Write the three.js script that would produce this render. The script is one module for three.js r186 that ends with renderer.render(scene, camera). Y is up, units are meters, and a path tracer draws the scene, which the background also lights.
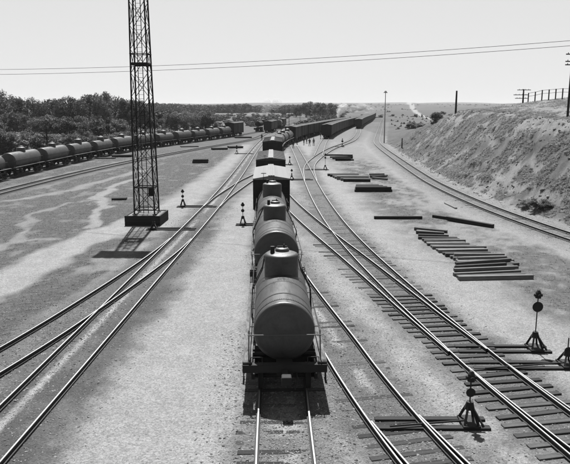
import * as THREE from 'three';
import { mergeGeometries } from 'three/addons/utils/BufferGeometryUtils.js';
import { MarchingCubes } from 'three/addons/objects/MarchingCubes.js';
import { RoundedBoxGeometry } from 'three/addons/geometries/RoundedBoxGeometry.js';

// ---------------------------------------------------------------- camera, sky, sun, exposure
const scene = new THREE.Scene();
const FOCAL = 650, EYE = 9.1, PITCH = Math.atan(125 / FOCAL);
const camera = new THREE.PerspectiveCamera(2 * Math.atan(232 / FOCAL) * 180 / Math.PI, 1024 / 834, 0.1, 12000);
camera.position.set(0, EYE, 0);
camera.rotation.set(-PITCH, 0, 0);
const renderer = new THREE.WebGLRenderer({ antialias: true });
renderer.setSize(1024, 834);
renderer.toneMapping = THREE.LinearToneMapping;
renderer.toneMappingExposure = 2.1;
renderer.shadowMap.enabled = true;
// clear bright sky: brightest at the horizon, darker overhead
{
  const w = 64, h = 512, d = new Float32Array(w * h * 4);
  for (let j = 0; j < h; j++) {
    const el = ((j + 0.5) / h - 0.5) * Math.PI;
    for (let i = 0; i < w; i++) {
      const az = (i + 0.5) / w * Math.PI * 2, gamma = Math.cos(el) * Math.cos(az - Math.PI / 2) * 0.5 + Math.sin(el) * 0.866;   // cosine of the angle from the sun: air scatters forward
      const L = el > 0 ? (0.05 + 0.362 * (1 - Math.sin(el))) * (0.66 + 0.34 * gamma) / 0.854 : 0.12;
      const k = (j * w + i) * 4; d[k] = d[k + 1] = d[k + 2] = L; d[k + 3] = 1; }
  }
  const t = new THREE.DataTexture(d, w, h, THREE.RGBAFormat, THREE.FloatType);
  t.mapping = THREE.EquirectangularReflectionMapping; t.magFilter = THREE.LinearFilter; t.needsUpdate = true;
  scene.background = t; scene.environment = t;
}
const sun = new THREE.DirectionalLight(0xffffff, 5);
sun.position.set(-3.5, 86.6, -50);
sun.position.add(new THREE.Vector3(0, 0, -60)); sun.target.position.set(0, 0, -60);
sun.castShadow = true; sun.shadow.mapSize.set(4096, 4096);
Object.assign(sun.shadow.camera, { left: -90, right: 90, top: 120, bottom: -120, near: 1, far: 400 });
scene.add(sun, sun.target);
scene.fog = new THREE.FogExp2(0xe0e0e0, 0.00007);

// ---------------------------------------------------------------- helpers
let seed = 12345;
const rnd = () => { seed |= 0; seed = seed + 0x6D2B79F5 | 0; let t = Math.imul(seed ^ seed >>> 15, 1 | seed); t = t + Math.imul(t ^ t >>> 7, 61 | t) ^ t; return ((t ^ t >>> 14) >>> 0) / 4294967296; };
const rr = (a, b) => a + (b - a) * rnd();
const clamp = (x, a = 0, b = 1) => Math.min(b, Math.max(a, x));
const sst = (a, b, x) => { const t = clamp((x - a) / (b - a)); return t * t * (3 - 2 * t); };
const mixf = (a, b, t) => a + (b - a) * t;
function hash(i, j) { let h = Math.imul(i, 374761393) + Math.imul(j, 668265263) | 0; h = Math.imul(h ^ h >>> 13, 1274126177); return ((h ^ h >>> 16) >>> 0) / 4294967296; }
function vnoise(x, y, per = 0) {
  const i = Math.floor(x), j = Math.floor(y); let fx = x - i, fy = y - j; fx = fx * fx * (3 - 2 * fx); fy = fy * fy * (3 - 2 * fy);
  const m = per ? (a) => ((a % per) + per) % per : (a) => a;
  const a = hash(m(i), m(j)), b = hash(m(i + 1), m(j)), c = hash(m(i), m(j + 1)), e = hash(m(i + 1), m(j + 1));
  return a + (b - a) * fx + (c - a) * fy + (a - b - c + e) * fx * fy;
}
function fbm(x, y, o = 4) { let s = 0, a = 0.5, n = 0; for (let k = 0; k < o; k++) { s += a * vnoise(x, y); n += a; a *= 0.5; x = x * 2.03 + 17.3; y = y * 2.03 + 9.1; } return s / n; }
const taken = {};
function numbered(n) { const k = taken[n] = (taken[n] ?? -1) + 1; return k ? `${n}_${String(k).padStart(3, '0')}` : n; }
function tag(o, label, category, group, kind) { o.userData.label = label; o.userData.category = category; if (group) o.userData.group = group; if (kind) o.userData.kind = kind; return o; }
function thing(name, label, category, group) { const o = new THREE.Group(); o.name = numbered(name); scene.add(o); return tag(o, label, category, group); }
function part(name, geo, m, parent) { const o = new THREE.Mesh(Array.isArray(geo) ? join(geo) : geo, m); o.name = name; o.castShadow = o.receiveShadow = true; parent.add(o); return o; }
function join(list) { return list.length === 1 ? list[0] : mergeGeometries(list.map(g => g.index ? g.toNonIndexed() : g)); }
function copyOf(src, label, group) { const c = src.clone(); c.name = numbered(src.name.replace(/_\d{3}$/, '')); c.userData = { ...src.userData, label }; if (group) c.userData.group = group; scene.add(c); return c; }
function structure(o, name) { o.name = numbered(name); o.userData.kind = 'structure'; scene.add(o); return o; }
const G = l => new THREE.Color().setRGB(l, l, l);
const mat = (l, rough = 0.9, metal = 0, more = {}) => new THREE.MeshStandardMaterial({ color: G(l), roughness: rough, metalness: metal, ...more });
const box = (w, h, d, x = 0, y = 0, z = 0) => new THREE.BoxGeometry(w, h, d).translate(x, y, z);
const rbox = (w, h, d, r, x = 0, y = 0, z = 0) => new RoundedBoxGeometry(w, h, d, 2, r).translate(x, y, z);
const V = (x, y, z) => new THREE.Vector3(x, y, z);
function rod(a, b, r, n = 6, r2 = r) {
  const d = b.clone().sub(a), g = new THREE.CylinderGeometry(r2, r, d.length(), n);
  g.applyQuaternion(new THREE.Quaternion().setFromUnitVectors(V(0, 1, 0), d.normalize()));
  return g.translate((a.x + b.x) / 2, (a.y + b.y) / 2, (a.z + b.z) / 2);
}
function bar(a, b, w, h = w) {                     // square bar between two points
  const d = b.clone().sub(a), L = d.length(), g = new THREE.BoxGeometry(w, h, L), o = new THREE.Object3D();
  o.position.copy(a).add(b).multiplyScalar(0.5); o.up.set(0, Math.abs(d.y) > 0.99 * L ? 0 : 1, Math.abs(d.y) > 0.99 * L ? 1 : 0); o.lookAt(b); o.updateMatrix();
  return g.applyMatrix4(o.matrix);
}
// a measured point of the place: where the survey line through (px, py) of the print meets level y
function survey(px, py, y = 0) {
  const dx = (px - 285) / FOCAL, dy = -(py - 232) / FOCAL, c = Math.cos(PITCH), s = Math.sin(PITCH);
  const up = dy * c - s, fw = c + dy * s, t = (EYE - y) / -up;
  return { X: dx * t, F: fw * t };
}
function tex(w, h, fn, srgb = true, rx = 1, ry = 1) {
  const d = new Uint8Array(w * h * 4);
  for (let j = 0; j < h; j++) for (let i = 0; i < w; i++) { const v = clamp(fn(i, j, i / w, j / h)), k = (j * w + i) * 4; d[k] = d[k + 1] = d[k + 2] = 255 * v; d[k + 3] = 255; }
  const t = new THREE.DataTexture(d, w, h); t.wrapS = t.wrapT = THREE.RepeatWrapping; t.magFilter = THREE.LinearFilter; t.minFilter = THREE.LinearMipmapLinearFilter; t.generateMipmaps = true;
  if (srgb) t.colorSpace = THREE.SRGBColorSpace; t.repeat.set(rx, ry); t.needsUpdate = true; return t;
}

// ---------------------------------------------------------------- materials
const grimeTex = tex(512, 512, (i, j, u, v) => 0.72 + 0.2 * (vnoise(u * 8, v * 8, 8) + 0.5 * vnoise(u * 32, v * 32, 32)) / 1.5 + 0.12 * (vnoise(u * 64, v * 6, 64) - 0.5) + 0.08 * (vnoise(u * 128, v * 128, 128) - 0.5));
const tankTex = tex(1024, 1024, (i, j, u, v) => {   // u round the tank, v along it: oil runs down from the dome, dust, scuffs
  let s = 0.78 + 0.16 * (vnoise(u * 6, v * 10, 0) - 0.5) + 0.12 * (vnoise(u * 20, v * 120) - 0.5) + 0.1 * (vnoise(u * 90, v * 90) - 0.5) + 0.06 * (vnoise(u * 300, v * 300) - 0.5);
  s -= 0.14 * sst(0.62, 0.8, vnoise(u * 5 + 3, v * 60)) * sst(0.35, 0.7, vnoise(u * 9, v * 5 + 7));
  return s;
});
const tankRough = tex(512, 512, (i, j, u, v) => 0.52 + 0.2 * (vnoise(u * 14, v * 40) - 0.5) + 0.16 * (vnoise(u * 60, v * 60) - 0.5) + 0.1 * (vnoise(u * 200, v * 90) - 0.5), false);
const woodTex = tex(512, 128, (i, j, u, v) => 0.74 + 0.28 * (vnoise(u * 6, v * 40) - 0.5) + 0.3 * (vnoise(u * 24, v * 90) - 0.5) + 0.24 * (vnoise(u * 3, v * 6) - 0.5) - 0.3 * sst(0.74, 0.82, vnoise(u * 5 + 9, v * 28)));
const M = {
  tank: new THREE.MeshPhysicalMaterial({ color: G(0.04), roughness: 1, ior: 1.62, map: tankTex, roughnessMap: tankRough }), tankB: new THREE.MeshPhysicalMaterial({ color: G(0.036), roughness: 1, ior: 1.62, map: tankTex, roughnessMap: tankRough }), tankFar: new THREE.MeshPhysicalMaterial({ color: G(0.04), roughness: 1, ior: 1.62, map: tankTex, roughnessMap: tankRough }),
  black: mat(0.008, 0.8, 0, { map: grimeTex }), iron: mat(0.01, 0.85, 0, { map: grimeTex }), steel: mat(0.06, 0.6, 0),
  pale: mat(0.25, 0.8, 0, { map: grimeTex }), roofPale: mat(0.2, 0.75, 0, { map: grimeTex }), roofDark: mat(0.03, 0.85, 0, { map: grimeTex }), roofMid: mat(0.045, 0.85, 0, { map: grimeTex }),
  carDark: mat(0.012, 0.85, 0, { map: grimeTex }), carMid: mat(0.016, 0.85, 0, { map: grimeTex }),
  plank: mat(0.15, 0.9, 0, { map: woodTex }),
  rail: mat(0.03, 0.8, 0, { map: grimeTex }), railTop: mat(0.32, 0.5, 0.7),
  tie: [0.03, 0.06, 0.12].map(l => mat(l, 0.95, 0, { map: woodTex, bumpMap: woodTex, bumpScale: 0.01 })),
  timber: [0.13, 0.22, 0.3, 0.07, 0.26].map(l => mat(l, 0.95, 0, { map: woodTex, bumpMap: woodTex, bumpScale: 0.01 })),
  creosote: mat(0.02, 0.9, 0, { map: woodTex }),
  concrete: mat(0.16, 0.95, 0, { map: grimeTex }), pole: mat(0.03, 0.95, 0, { map: woodTex }), lampWhite: mat(0.5, 0.5),
  bark: mat(0.03, 0.95), leaf: [0.036, 0.06, 0.095, 0.14].map(l => new THREE.MeshPhysicalMaterial({ color: G(l), roughness: 0.95, transmission: 0.3, thickness: 0, side: THREE.DoubleSide })),
};

// ---------------------------------------------------------------- track lines: [distance ahead, distance to the right] in metres
const LINES = {
  main: [[-60, 2.4], [-20, 1.1], [0, 0.45], [15.8, 0.0], [23, -0.12], [31.3, -0.42], [44.6, -0.88], [60, -1.3], [80, -1.7], [98, -1.9], [118, -1.95], [133, -1.7], [148, -1.0], [163, 0.4], [178, 2.5], [209, 8], [260, 17.5], [400, 45], [612, 86], [900, 141]],
  west: [[-60, -10.5], [-10, -9.0], [16, -8.02], [27.2, -7.65], [37, -7.36], [47, -7.05], [60, -6.72], [90, -6.45], [130, -6.5], [170, -6.2], [215, -5], [277, -2.5], [420, 6], [700, 26]],
  westDiverging: [[-20, -23.5], [4, -15.4], [12, -12.9], [18, -11.25], [24, -9.85], [30, -8.82], [35, -8.1], [40, -7.5], [44, -7.2]],
  crossover: [[59, -6.7], [65, -6.35], [73, -5.55], [80.4, -4.72], [88, -3.5], [98, -2.25], [104, -1.97]],
  east: [[-30, 19], [0, 8.2], [8, 5.75], [15.9, 3.55], [20.6, 2.58], [24.2, 2.0], [33, 0.55], [40, -0.3], [45, -0.8]],
  eastSpur: [[-20, 17], [0, 9.4], [8, 6.3], [12, 4.85], [15.5, 3.8], [17.6, 3.22]],
  ladder: [[-40, 20], [0, 11.4], [10, 9.3], [17, 7.95], [21, 7.2], [26.8, 6.35], [30, 5.92], [38, 4.98], [45, 4.33], [52.5, 3.86], [63.5, 3.45], [76, 3.2], [94, 3.0], [112, 2.75], [136, 2.35], [155, 2.0]],
  ladderBranch: [[23, 6.83], [27.2, 6.08], [32, 5.28], [38, 4.26], [45, 3.0], [52, 1.8], [60, 0.6], [66, -0.15], [74, -1.05], [81, -1.62]],
  ladderSpur: [[-10, 18.5], [0, 13.8], [6, 11.5], [12, 9.45], [16, 8.35], [19, 7.66], [21.5, 7.13]],
  curved: [[80, 3.2], [94, 3.45], [104, 4.1], [114, 5.3], [128, 7.4], [144, 10.3], [179, 18.3], [230, 25.6], [290, 32.6], [500, 66], [875, 122]],
  yard: [[122, 6.2], [140, 7.6], [165, 9.6], [193, 12.4], [260, 22.5], [400, 47], [612, 84], [900, 134]],
  hill: [[-40, 52], [0, 34], [20, 26.2], [32, 22.6], [45, 20.05], [56, 18.65], [66, 18.05], [78, 17.9], [90, 18.35], [120, 20], [150, 21.9], [168, 23.6], [205, 29], [265, 38.2], [420, 62], [900, 138]],
  field: [[-20, -31], [40, -32], [71, -30.4], [92, -28.4], [111, -25.6], [145, -18.5], [184, -9.6], [234, -6.3], [330, 1], [600, 20]],
  tankLine: [[-20, -30.8], [40, -35.2], [60, -36.1], [82, -36.2], [111, -35.1], [136, -32.6], [167, -25.4], [205, -16.5], [243, -10.2], [330, -3.6], [600, 15]],
};
const curves = {};
for (const k in LINES) {
  const c = new THREE.CatmullRomCurve3(LINES[k].map(([F, X]) => V(X, 0, -F)), false, 'centripetal');
  c.arcLengthDivisions = 400; curves[k] = c;
  c.samples = c.getPoints(LINES[k].length * 24);
}
function lineAt(name, F) {                       // X and heading of a line at distance F
  const s = curves[name].samples; let lo = 0, hi = s.length - 1;
  while (hi - lo > 1) { const m = lo + hi >> 1; if (-s[m].z < F) lo = m; else hi = m; }
  const a = s[lo], b = s[hi], t = (F + a.z) / (a.z - b.z);
  return { X: a.x + (b.x - a.x) * t, turn: Math.atan2(a.x - b.x, a.z - b.z), first: -s[0].z, last: -s[s.length - 1].z };
}
const lineDist = (name, X, F) => { const q = lineAt(name, F); return Math.abs(F < q.first - 1 || F > q.last + 1 ? 1e3 : (X - q.X) * Math.cos(q.turn)); };
const lineSide = (name, X, F) => { const q = lineAt(name, F); return F < q.first - 1 || F > q.last + 1 ? 1e3 : (X - q.X) * Math.cos(q.turn); };

// ---------------------------------------------------------------- the ground
const CREST = [[-60, 7.9], [80, 8.0], [112, 8.4], [124, 8.0], [143, 6.5], [165, 4.2], [195, 2.2], [240, 1.0], [310, 0.2], [1e5, 0.2]];
function crestH(F) { for (let k = 1; k < CREST.length; k++) if (F < CREST[k][0]) { const [a, p] = CREST[k - 1], [b, q] = CREST[k]; return mixf(p, q, sst(0, 1, (F - a) / (b - a))); } return 0.2; }
const nearTracks = ['main', 'west', 'westDiverging', 'crossover', 'east', 'eastSpur', 'ladder', 'ladderBranch', 'ladderSpur', 'curved', 'yard', 'hill', 'field', 'tankLine'];
function slopeS(X, F) { return X - lineAt('hill', clamp(F, -39, 800)).X - 2.6; }
function height(X, F) {
  let h = 0;
  const s = slopeS(X, F);
  if (s > -0.5) {
    const W = 9.5, t = clamp(s / W), T = crestH(F), live = sst(0, 1.5, s) * clamp(T / 3);
    const gully = (fbm(F * 0.11 + 3, s * 0.4, 4) - 0.5);
    h += T * mixf(t, sst(0, 1, t), 0.55) + live * (1 - sst(0.9, 1.6, s / W)) * (gully * 1.05 + (fbm(X * 0.9, F * 0.9, 3) - 0.5) * 0.6);
    h += live * 0.25 * (fbm(X * 2.2, F * 2.2, 2) - 0.5);
    { const q = h * 0.8 + 1.6 * fbm(F * 0.07, s * 0.15, 3), fr = q - Math.floor(q); h += live * 0.5 * (sst(0.3, 0.7, fr) - fr) * (1 - sst(0.9, 1.1, s / W)) * sst(0.4, 0.6, fbm(F * 0.05 + 8, s * 0.2, 3)); }
    if (s > W) h += Math.min(2.2, (s - W) * 0.15) * clamp(T / 8.4) + clamp((s - W) / 8) * 0.4 * (fbm(X * 0.2, F * 0.2, 3) - 0.5);
  } else if (F < 140) h += 0.05 * (fbm(X * 0.7, F * 0.7, 3) - 0.5) * sst(0.5, 4, Math.abs(X) > 0 ? 3 : 0) * 0.6;
  h += sst(800, 2600, F) * (15 + 14 * (fbm(X * 0.0012 + 5, F * 0.0012, 3) - 0.5)) * F / 2400;
  if (F > 260) h += sst(260, 500, F) * 1.6 * (fbm(X * 0.012, F * 0.012, 3) - 0.5);
  return h;
}
// bands of worn earth, grass and dirt: points [X, F], half width, tone, softness
const PALE = 0.285, GRASS = 0.062;
const bands = [
  { p: [[-16.5, 22], [-15.4, 28], [-14.5, 33], [-14.6, 39.7], [-13.8, 45.1], [-12.7, 50.7], [-9.9, 59], [-9.0, 68], [-8.6, 82.3], [-8.9, 114], [-8.2, 138], [-9, 160]], w: 1.15, v: 0.27, s: 0.8 },
  { p: [[-18.3, 43], [-21.5, 54.5], [-21.2, 62.1], [-18.8, 65.7]], w: 0.18, v: 0.19, s: 0.25 },
  { p: [[-15.2, 50], [-16.6, 58], [-19.2, 66.4], [-19.9, 77.9], [-18.6, 86]], w: 0.3, v: 0.24, s: 0.3 },
  { p: [[-27.5, 64], [-24.7, 68], [-23.5, 74], [-22.2, 85.9], [-20.5, 96]], w: 0.3, v: 0.2, s: 0.9 },
  { p: [[-19.5, 39], [-18.6, 42.7], [-16.5, 45]], w: 0.3, v: 0.2, s: 0.5 },
];
function segDist(p, X, F) {
  let best = 1e9;
  for (let k = 1; k < p.length; k++) { const [ax, af] = p[k - 1], [bx, bf] = p[k], dx = bx - ax, df = bf - af, t = clamp(((X - ax) * dx + (F - af) * df) / (dx * dx + df * df)); best = Math.min(best, Math.hypot(X - ax - dx * t, F - af - df * t)); }
  return best;
}
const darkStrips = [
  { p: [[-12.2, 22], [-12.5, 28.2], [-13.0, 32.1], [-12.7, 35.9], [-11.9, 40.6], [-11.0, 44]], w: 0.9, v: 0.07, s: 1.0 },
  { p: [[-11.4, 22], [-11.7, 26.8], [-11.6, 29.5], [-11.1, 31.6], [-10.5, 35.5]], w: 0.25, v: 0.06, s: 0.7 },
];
const pathX = F => F < 556 ? 95.8 + (F - 407) * 0.148 : 117.9 + (F - 556) * 0.1846;   // pale road over the plain
function tone(X, F) {
  if (F > 420 || F < -35) {
    let v = mixf(0.045, 0.11, fbm(X * 0.006, F * 0.004, 4)) * (0.7 + 0.6 * fbm(X * 0.05, F * 0.03, 3));
    if (X < 60 && F > 760 && F < 1150) v = mixf(v, 0.16, 0.7 * sst(0, 120, 60 - X));
    return mixf(v, 0.33, 0.8 * (1 - sst(F * 0.0028, F * 0.005, Math.abs(X - pathX(F)))));
  }
  const wx = X + 0.9 * (fbm(X * 0.55, F * 0.4, 3) - 0.5) * 2, wf = F + 1.6 * (fbm(X * 0.4 + 31, F * 0.3, 3) - 0.5) * 2;
  const n1 = fbm(X * 0.22, F * 0.13 + 7, 4), n2 = fbm(X * 1.6, F * 1.1, 4), n3 = fbm(X * 0.7 + 40, F * 0.5, 4), n4 = F < 70 ? fbm(X * 3.1 + 9, F * 2.3, 3) : 0.5;
  let v = PALE * (0.92 + 0.14 * (n1 - 0.3) + 0.08 * (n2 - 0.5));
  // western field: grass with worn earth through it
  const fieldEdge = mixf(-9.5, -8.6, clamp((F - 40) / 60));
  let g = 0;
  if (X < -7) {
    const west = lineSide('west', X, F);
    const reach = F < 48 ? -5.4 : mixf(-5.2, -4.0, clamp((F - 48) / 60));
    g = 1 - sst(reach - 1.2, reach + 0.6, west + 1.6 * (n3 - 0.5));
    if (F < 48 && west < -2 && X > -15) v = mixf(v, 0.15 * (0.75 + 0.5 * n2), sst(-1.8, -3.2, west) * 0.85);
    if (F < 50 && X > -13.6) g *= 0.3 + 0.7 * sst(0.42, 0.6, n3);
    g *= mixf(0.6, 1, sst(0.32, 0.46, n3 * 0.6 + n2 * 0.4));
    const fdist = Math.min(lineDist('field', X, F), lineDist('tankLine', X, F));
    g *= sst(1.2, 3.0, fdist + 1.4 * (n3 - 0.5)) * 0.9 + 0.1;
    v = mixf(v, GRASS * (0.75 + 0.7 * n2 + 0.35 * (n1 - 0.5)), g);
    if (F > 105) v = mixf(v, 0.1 + 0.1 * (n3 - 0.5), 0.6 * sst(105, 150, F));
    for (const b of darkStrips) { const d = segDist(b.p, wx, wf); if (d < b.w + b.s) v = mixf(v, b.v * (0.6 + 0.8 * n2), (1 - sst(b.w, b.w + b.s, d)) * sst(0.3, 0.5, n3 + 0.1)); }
    for (const b of bands) { const d = segDist(b.p, wx, wf); if (d < b.w + b.s) v = mixf(v, b.v * (0.85 + 0.3 * n2), 1 - sst(b.w, b.w + b.s, d)); }
  }
  // between the ladder and the hill line: pale dirt thinning into grass
  if (X > 2.5 && F > 12) {
    const ladder = lineSide('ladder', X, Math.min(F, 154)), hill = lineSide('hill', X, F);
    let q = sst(2.6, 6.5, ladder + 3.2 * (n3 - 0.5) - (F < 40 ? 0.4 : 0)) * (1 - sst(-4.2, -2.6, hill + 1.8 * (n3 - 0.5)));
    q *= mixf(0.25, 1, sst(0.36, 0.56, n1 * 0.5 + n2 * 0.5)) * (F > 105 ? mixf(1, 0.35, sst(105, 125, F)) : 1);
    
    v = mixf(v, 0.082 * (0.7 + 0.7 * n2), q);
    if (hill > -3.2 && hill < 2.6) v = mixf(v, 0.21 * (0.8 + 0.4 * n2), sst(-3.2, -2.2, hill));
  }
  // trackbeds
  const wide = 1.25 + 0.9 * (n3 - 0.5);
  const bed = (name, val, k = 1, w = wide) => { const d = lineDist(name, X, F) + 0.7 * (n4 - 0.5) + 0.5 * (n2 - 0.5); if (d < w + 1.2) v = mixf(v, val * (0.7 + 0.7 * n2), k * (1 - sst(w - 0.5, w + 1.1, d)) * (0.75 + 0.25 * sst(0.3, 0.55, n2 * 0.5 + n3 * 0.5))); };
  bed('west', F < 50 ? 0.055 : 0.09, 1, wide + (F < 48 ? 0.5 : 0)); bed('westDiverging', 0.1, 0.85); bed('crossover', 0.13, 0.7); bed('east', 0.085, 0.9); bed('eastSpur', 0.1, 0.6); bed('ladder', F < 45 ? 0.075 : 0.105, 0.9); bed('ladderBranch', 0.11, 0.7); bed('ladderSpur', 0.1, 0.6); bed('curved', 0.11, 0.7); bed('yard', 0.12, 0.7); bed('field', 0.055, 0.95, 1.6); bed('tankLine', 0.05, 1, 1.7); bed('hill', 0.1, 0.65, 1.1);
  { const d = lineDist('main', X, F); if (F < 130) { v = mixf(v, 0.12 * (0.7 + 0.7 * n2), 0.85 * (1 - sst(1.0, 1.9, d + 0.7 * (n3 - 0.5)))); if (d < 0.6) v = mixf(v, 0.25 * (0.7 + 0.5 * n2), sst(0.38, 0.6, n2) * (1 - sst(0.3, 0.65, d))); } else v = mixf(v, 0.07, 0.8 * (1 - sst(1.2, 2.5, d))); }
  // sand spilled between the rails
  { const d = Math.abs(lineSide('west', X, F) + 0.3 + 0.06 * (n3 - 0.5)); v = mixf(v, 0.3 * (0.75 + 0.4 * n2), (1 - sst(0.07, 0.2, d)) * sst(0.3, 0.42, n3 + (F < 45 ? 0.15 : 0))); }
  if (F < 60) { const d = Math.abs(lineSide('east', X, F) - 0.1 + 0.5 * (n3 - 0.5)); v = mixf(v, 0.3, (1 - sst(0.05, 0.3, d)) * sst(0.52, 0.62, vnoise(X * 0.8, F * 0.9))); }
  // the cut on the right
  const s = slopeS(X, F);
  if (s > -0.3 && F < 320) {
    const up = clamp(s / 9.5), rock = fbm(s * 0.5 + 11, F * 0.12, 4), fine = fbm(s * 1.5, F * 0.7 + 5, 4);
    let e = mixf(0.055, 0.12, fine);
    const bare = sst(0.52, 0.67, rock * 0.6 + fine * 0.4 + 0.08 * sst(62, 76, F) * sst(140, 110, F) + (up > 0.7 && up < 1 ? 0.03 : 0));
    e = mixf(e, 0.22 * (0.7 + 0.6 * n2), bare * (up < 1.02 ? 0.85 : 0.2));
    e = mixf(e, 0.035, sst(0.6, 0.72, fbm(X * 0.8 + 70, F * 0.6, 4)) * 0.8);
    v = mixf(v, e, sst(-0.3, 0.8, s) * clamp(crestH(F) / 2));
  }
  if (F > 140) { const far = 0.078 + 0.07 * (fbm(X * 0.05, F * 0.03, 4) - 0.5) + 0.04 * (n3 - 0.5); let q = sst(140, 240, F) * 0.75; v = mixf(v, far, q * (Math.abs(X - 6) < 26 ? 0.55 : 1)); if (X > 26 + Math.max(0, F - 168) * 0.16) v = mixf(v, far, 0.8); if (F > 300) v = mixf(v, 0.33, 1 - sst(1.4, 2.4, Math.abs(X - pathX(F)))); }
  return v;
}
{
  const rows = []; for (let F = -40; F < 12; F += 1.4) rows.push(F);
  for (let F = 12; F < 7000; F += Math.max(0.14, F * 0.0115)) rows.push(F);
  const NC = 470, pos = new Float32Array(rows.length * (NC + 1) * 3), col = new Float32Array(pos.length), uv = new Float32Array(rows.length * (NC + 1) * 2);
  let k = 0, q = 0;
  for (const F of rows) {
    const w = 30 + Math.max(0, F) * 0.72;
    for (let c = 0; c <= NC; c++) {
      const u = c / NC * 2 - 1, X = u * (0.5 + 0.5 * u * u) * w;
      pos[k] = X; pos[k + 1] = height(X, F); pos[k + 2] = -F;
      const v = tone(X, F); col[k] = col[k + 1] = col[k + 2] = v * 0.95; k += 3;
      uv[q++] = X / 22; uv[q++] = F / 22;
    }
  }
  const idx = [];
  for (let r = 0; r < rows.length - 1; r++) for (let c = 0; c < NC; c++) { const a = r * (NC + 1) + c, b = a + NC + 1; idx.push(a, a + 1, b + 1, a, b + 1, b); }
  const g = new THREE.BufferGeometry();
  g.setAttribute('position', new THREE.BufferAttribute(pos, 3)); g.setAttribute('color', new THREE.BufferAttribute(col, 3)); g.setAttribute('uv', new THREE.BufferAttribute(uv, 2));
  g.setIndex(idx); g.computeVertexNormals();
  const N = 2048, P = 22;
  const field = new Float32Array(N * N);
  for (let j = 0; j < N; j++) for (let i = 0; i < N; i++) {
    const u = i / N, v = j / N;
    field[j * N + i] = 0.08 * vnoise(u * 40, v * 40, 40) + 0.1 * vnoise(u * 150, v * 150, 150) + 0.36 * vnoise(u * 500, v * 500, 500) + 0.46 * hash(i * 7 + 1, j * 3 + 5);
  }
  const stoneR = rnd; // pebbles scattered in the dirt
  for (let n = 0; n < 26000; n++) {
    const x = Math.floor(stoneR() * N), y = Math.floor(stoneR() * N), r = 0.6 + stoneR() * stoneR() * 2.6, d = stoneR() < 0.6 ? -0.32 : 0.3;
    for (let b = -3; b <= 3; b++) for (let a = -3; a <= 3; a++) if (a * a + b * b * 1.6 < r * r) { const p = ((y + b + N) % N) * N + (x + a + N) % N; field[p] = clamp(field[p] + d * (0.6 + 0.4 * stoneR())); }
  }
  const detail = tex(N, N, (i, j) => 0.5 + 0.64 * field[j * N + i], true), bump = tex(N, N, (i, j) => field[j * N + i], false);
  const m = new THREE.MeshStandardMaterial({ vertexColors: true, roughness: 1, map: detail, bumpMap: bump, bumpScale: 0.035 });
  const o = new THREE.Mesh(g, m); o.receiveShadow = true; o.castShadow = true; structure(o, 'ground');
}

// ---------------------------------------------------------------- tracks
const GAUGE = 0.752, RAIL_BASE = 0.04, RAIL_H = 0.145, TOP = RAIL_BASE + RAIL_H;
const profile = [[-0.066, 0], [-0.066, 0.018], [-0.013, 0.032], [-0.013, 0.102], [-0.031, 0.112], [-0.031, RAIL_H - 0.008], [-0.024, RAIL_H], [0.024, RAIL_H], [0.031, RAIL_H - 0.008], [0.031, 0.112], [0.013, 0.102], [0.013, 0.032], [0.066, 0.018], [0.066, 0]];
function sweep(pts, prof, lift) {
  const P = [], UV = [], n = prof.length, side = pts.map((p, i) => { const a = pts[Math.max(0, i - 1)], b = pts[Math.min(pts.length - 1, i + 1)], d = b.clone().sub(a).normalize(); return V(-d.z, 0, d.x); });
  let run = 0;
  for (let i = 0; i < pts.length - 1; i++) {
    const L = pts[i].distanceTo(pts[i + 1]);
    for (let k = 0; k < n; k++) {
      const [x0, y0] = prof[k], [x1, y1] = prof[(k + 1) % n];
      const v = (p, s, x, y) => [p.x + s.x * x, lift + y, p.z + s.z * x];
      const a = v(pts[i], side[i], x0, y0), b = v(pts[i], side[i], x1, y1), c = v(pts[i + 1], side[i + 1], x1, y1), d = v(pts[i + 1], side[i + 1], x0, y0);
      P.push(...a, ...c, ...b, ...a, ...d, ...c); UV.push(run, 0, run + L, 0.1, run, 0.1, run, 0, run + L, 0, run + L, 0.1);
    }
    run += L;
  }
  const g = new THREE.BufferGeometry(); g.setAttribute('position', new THREE.Float32BufferAttribute(P, 3)); g.setAttribute('uv', new THREE.Float32BufferAttribute(UV, 2)); g.computeVertexNormals(); return g;
}
const tieGeo = [2.55, 2.62, 2.7].map(L => rbox(L, 0.15, 0.22, 0.012));
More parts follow.
